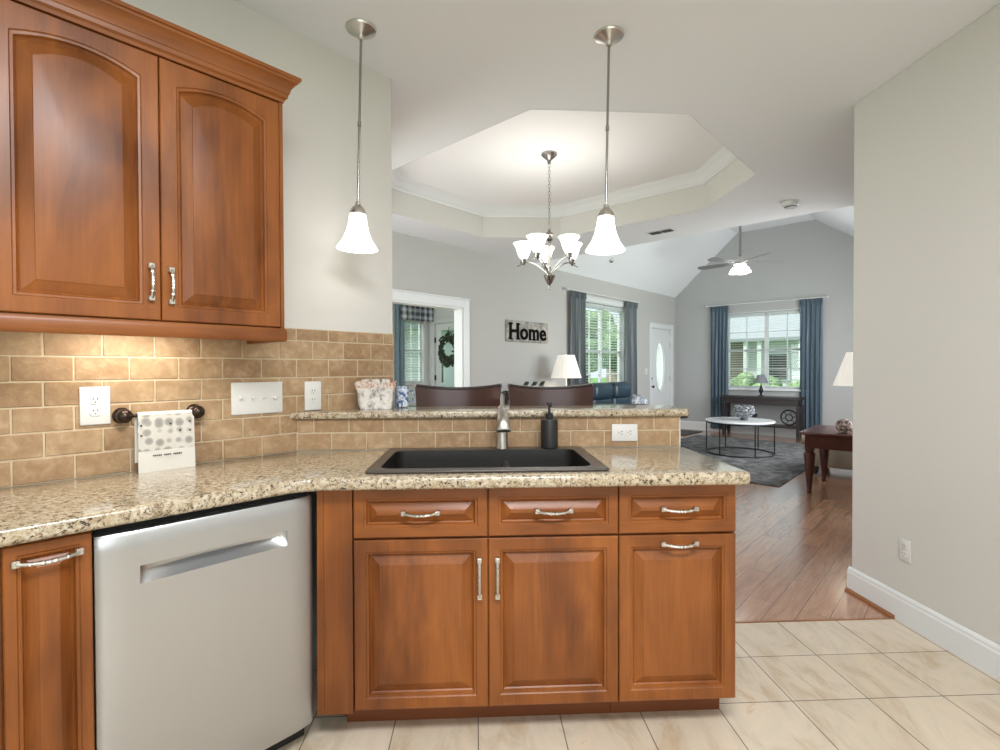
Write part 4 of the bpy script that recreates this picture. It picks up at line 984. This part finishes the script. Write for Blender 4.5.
mb = MB(); mb.tube([(.055*cos(2*pi*i/20), 0, .145+.055*sin(2*pi*i/20)) for i in range(20)], .010, 6, closed=True)
for k in range(6): a = pi*k/3; mb.tube([(.055*cos(a), 0, .145+.055*sin(a)), (.09*cos(a+.3), .01, .145+.09*sin(a+.3)), (.13*cos(a), 0, .145+.13*sin(a))], .006, 6)
mb.build('scrolls', 'blackmetal', t, smooth=True)
t = thing('storage_box', 'small dark lidded box on the console shelf behind the coffee table bowl', 'box', tuple(W(UF-.32, -3.0, .2355)), FAR)
MB().box(-.13, .13, -.07, .07, 0, .15, .006, 1).build('box_body', 'espresso', t); MB().box(-.135, .135, -.075, .075, .15, .18, .005, 1).build('lid', 'blackmetal', t)

# mahogany side table against the right-hand living wall with lamp and rattan ball
TU0, TU1, TV0, TV1, TZZ = 5.83, 6.72, -1.26, -.56, .62
t = thing('side_table', 'dark mahogany side table with carved legs at edge of the right wall', 'side table', tuple(W((TU0+TU1)/2, (TV0+TV1)/2, 0)), LEFT)
hu, hv = (TU1-TU0)/2, (TV1-TV0)/2
MB().prism(rrect(-hu, hu, -hv, hv, .04), TZZ-.028, TZZ, round_=.010, seg=3).build('tabletop', 'darkwood', t, smooth=True)
MB().box(-hu+.05, hu-.05, -hv+.05, hv-.05, TZZ-.16, TZZ-.028, .004, 1).build('apron', 'darkwood', t)
for sx in (-1, 1):
    for sy in (-1, 1):
        x, y = sx*(hu-.085), sy*(hv-.085)
        MB().lathe([(.018, 0), (.026, .02), (.018, .035), (.022, .06), (.040, .26), (.050, .36), (.052, .40), (.036, .42), (.044, .44), (.044, TZZ-.15)], (x, y, 0), 18).build('leg', 'darkwood', t, smooth=True)
table_lamp(tuple(W(6.30, -.82, TZZ+.001)), 'white pleated table lamp partly hidden by the right wall', .46, .215, .10, .34)
point('side_lamp_bulb', tuple(W(6.30, -.82, 1.27)), 1.5, (1, .92, .8), .05)
t = thing('rattan_ball', 'brown and cream rattan knot ornament on the mahogany side table', 'ornament', tuple(W(6.02, -.90, TZZ+.001)))
mb = MB()
for k in range(9):
    R3 = Matrix.Rotation(k*.9, 3, 'Z') @ Matrix.Rotation(.4+k*.7, 3, 'X')
    mb.tube([R3 @ Vector((.062*cos(2*pi*i/24), .062*sin(2*pi*i/24), .012*sin(3*2*pi*i/24)))+Vector((0, 0, .070)) for i in range(24)], .009, 6, closed=True)
mb.build('woven_strands', 'wicker', t, smooth=True)
# armchair behind it, facing the coffee table (-V): LEFT frame, front = +y
t = thing('armchair', 'tan upholstered armchair with rolled arms behind the mahogany side table', 'armchair', tuple(W(7.30, -.98, .0125)), LEFT)
MB().box(-.40, .40, -.40, .40, .12, .40, .03, 2).build('frame', 'tan', t, smooth=True)
MB().box(-.29, .29, -.22, .44, .34, .46, .05, 3).build('seat_cushion', 'tan', t, smooth=True)
MB().box(-.38, .38, -.44, -.20, .14, .555, .07, 4).build('backrest', 'tan', t, smooth=True)
for s_ in (-1, 1):
    mb = MB(); mb.box(s_*.37-.06, s_*.37+.06, -.40, .43, .10, .42, .03, 2); mb.tube([(s_*.385, -.40, .42), (s_*.385, .46, .42)], .078, 18); mb.build('armrest', 'tan', t, smooth=True, angle=50)
for sx in (-1, 1):
    for sy in (-1, 1): MB().lathe([(.018, 0), (.032, .05), (.038, .11), (.03, .125)], (sx*.34, sy*.34, 0), 14).build('foot', 'espresso', t, smooth=True)

# ------------------------------------------------------------------ outdoors
mb = MB(); mb.prism([(-60, -40), (80, -40), (80, 80), (-60, 80)], -.32, -.30); mb.build('ground', 'lawn', kind='structure')
MB().box(10.62, 60, -4.4, -1, -.30, -.285).build('ground_driveway', 'road', rz=LEFT, kind='structure', loc=(0, 0, 0))
def bush(c, r, seed, label, name='bush', cat='bush', group=None, h=None, trunk=0):
    t = thing(name, label, cat, c, 0, group); random.seed(seed); mb = MB()
    for k in range(26):
        a, b = random.random()*2*pi, random.uniform(-.2, 1); rr = r*random.uniform(.45, .8)
        mb.sphere((rr*cos(a)*math.sqrt(max(0, 1-b*b)), rr*sin(a)*math.sqrt(max(0, 1-b*b)), trunk+r*.55+b*r*(h or .6)), r*random.uniform(.25, .42), sub=2)
    for v in mb.bm.verts: v.co += Vector((random.uniform(-1, 1), random.uniform(-1, 1), random.uniform(-1, 1)))*r*.045
    mb.build('foliage', 'foliage', t)
    if trunk or True: MB().tube([(0, 0, 0), (.05*r, 0, trunk+r*.4)], .06*r+.02, 8, .04*r).build('trunk', 'bark', t, smooth=True)
    return t
# house across the lawn, seen through the far window (FAR frame: x = V, y = U)
t = thing('neighbor_house', 'pale neighbouring house with porch and garage seen through the far window', 'house', tuple(W(29, -8.2, -.3)), FAR)
MB().box(-9, -.4, 0, 7, 0, 3.1).build('brick_wall', 'brickout', t); MB().box(-.4, 7, -.6, 7, 0, 3.1).build('siding_wall', 'siding', t)
mb = MB(); mb.yz([(-1.3, 3.05), (3.4, 5.9), (8.0, 3.05), (8.0, 2.9), (-1.3, 2.9)], -9.5, 7.5); mb.build('roof', 'roof', t)
mb = MB(); mb.xz([(-8.5, 3.1), (-2.2, 3.1), (-5.3, 5.2)], -1.6, 3.2); mb.build('gable', 'siding', t)
for x in (-4.2,): MB().box(x-1.3, x+1.3, -.06, 0, 0, 2.2).build('garage_door', 'trim', t)
for x in (1.2, 3.4): f = MB().box(x-.5, x+.5, -.66, -.6, .9, 2.3).build('window_frame', 'trim', t); MB().box(x-.42, x+.42, -.68, -.66, .98, 2.22).build('pane', 'slot', f)
for x in (-.2, .45, 2.3): MB().box(x-.1, x+.1, -1.2, -1.0, 0, 2.95).build('porch_post', 'trim', t)
t = thing('hedge', 'long pale green hedge in front of the house seen through the far window', 'hedge', tuple(W(20.5, -6.8, -.3)), FAR); random.seed(9); mb = MB()
for k in range(60): mb.sphere((random.uniform(-3.4, 3.2), random.uniform(-.45, .45), random.uniform(.35, 1.05)), random.uniform(.22, .40), sub=2)
for v in mb.bm.verts: v.co += Vector((random.uniform(-1, 1), random.uniform(-1, 1), random.uniform(-1, 1)))*.03
mb.box(-3.3, 3.1, -.3, .3, 0, .5); mb.build('foliage', 'foliage', t)
bush(tuple(W(17.5, -5.2, -.3)), .70, 1, 'rounded green bush outside the far window, towards the right', group='bushes outside the far window')
bush(tuple(W(17.5, -6.7, -.3)), .7, 2, 'rounded green bush outside the far window, behind the small lamp', group='bushes outside the far window')
bush(tuple(W(16.5, -4.3, -.3)), .5, 5, 'low green bush outside the far window, at its right edge', group='bushes outside the far window')
bush(tuple(W(52, -22, -.3)), 3.2, 3, 'tall tree behind the neighbouring house', 'tree', 'tree', trunk=3)
# beyond the side window and front door
t = thing('neighbor_house', 'grey neighbouring house seen through the blinds above the blue sofa', 'house', tuple(W(17, -16, -.3)), LEFT)
MB().box(-6, 6, 0, 6, 0, 3.2).build('siding_wall', 'siding', t); mb = MB(); mb.xz([(-6.6, 3.1), (6.6, 3.1), (0, 5.6)], -.6, 6.6); mb.build('roof', 'roof', t)
for x in (-3.5, 0, 3.2): f = MB().box(x-.6, x+.6, -.05, 0, .9, 2.4).build('window_frame', 'trim', t); MB().box(x-.5, x+.5, -.07, -.05, 1, 2.3).build('pane', 'slot', f)
for i, (u, v, r, lb) in enumerate(((8.6, -12.2, .8, 'green shrub outside the sunroom door glass, lower right'), (6.3, -12.6, .8, 'green shrub outside the sunroom window'), (11.0, -9.6, .8, 'green shrub outside the side window above the blue sofa'), (13.4, -10.5, 1.0, 'green shrub outside the side window, nearest the front door'))):
    bush(tuple(W(u, v, -.3)), r, 30+i, lb, group='shrubs along the left side of the house')
bush(tuple(W(18, -11.6, -.3)), 1.9, 43, 'leafy tree outside the side window, left of the grey house', 'tree', 'tree', trunk=1.2)
bush(tuple(W(6.5, -17, -.3)), 2.4, 41, 'leafy tree beyond the sunroom glass door', 'tree', 'tree', trunk=1.8)
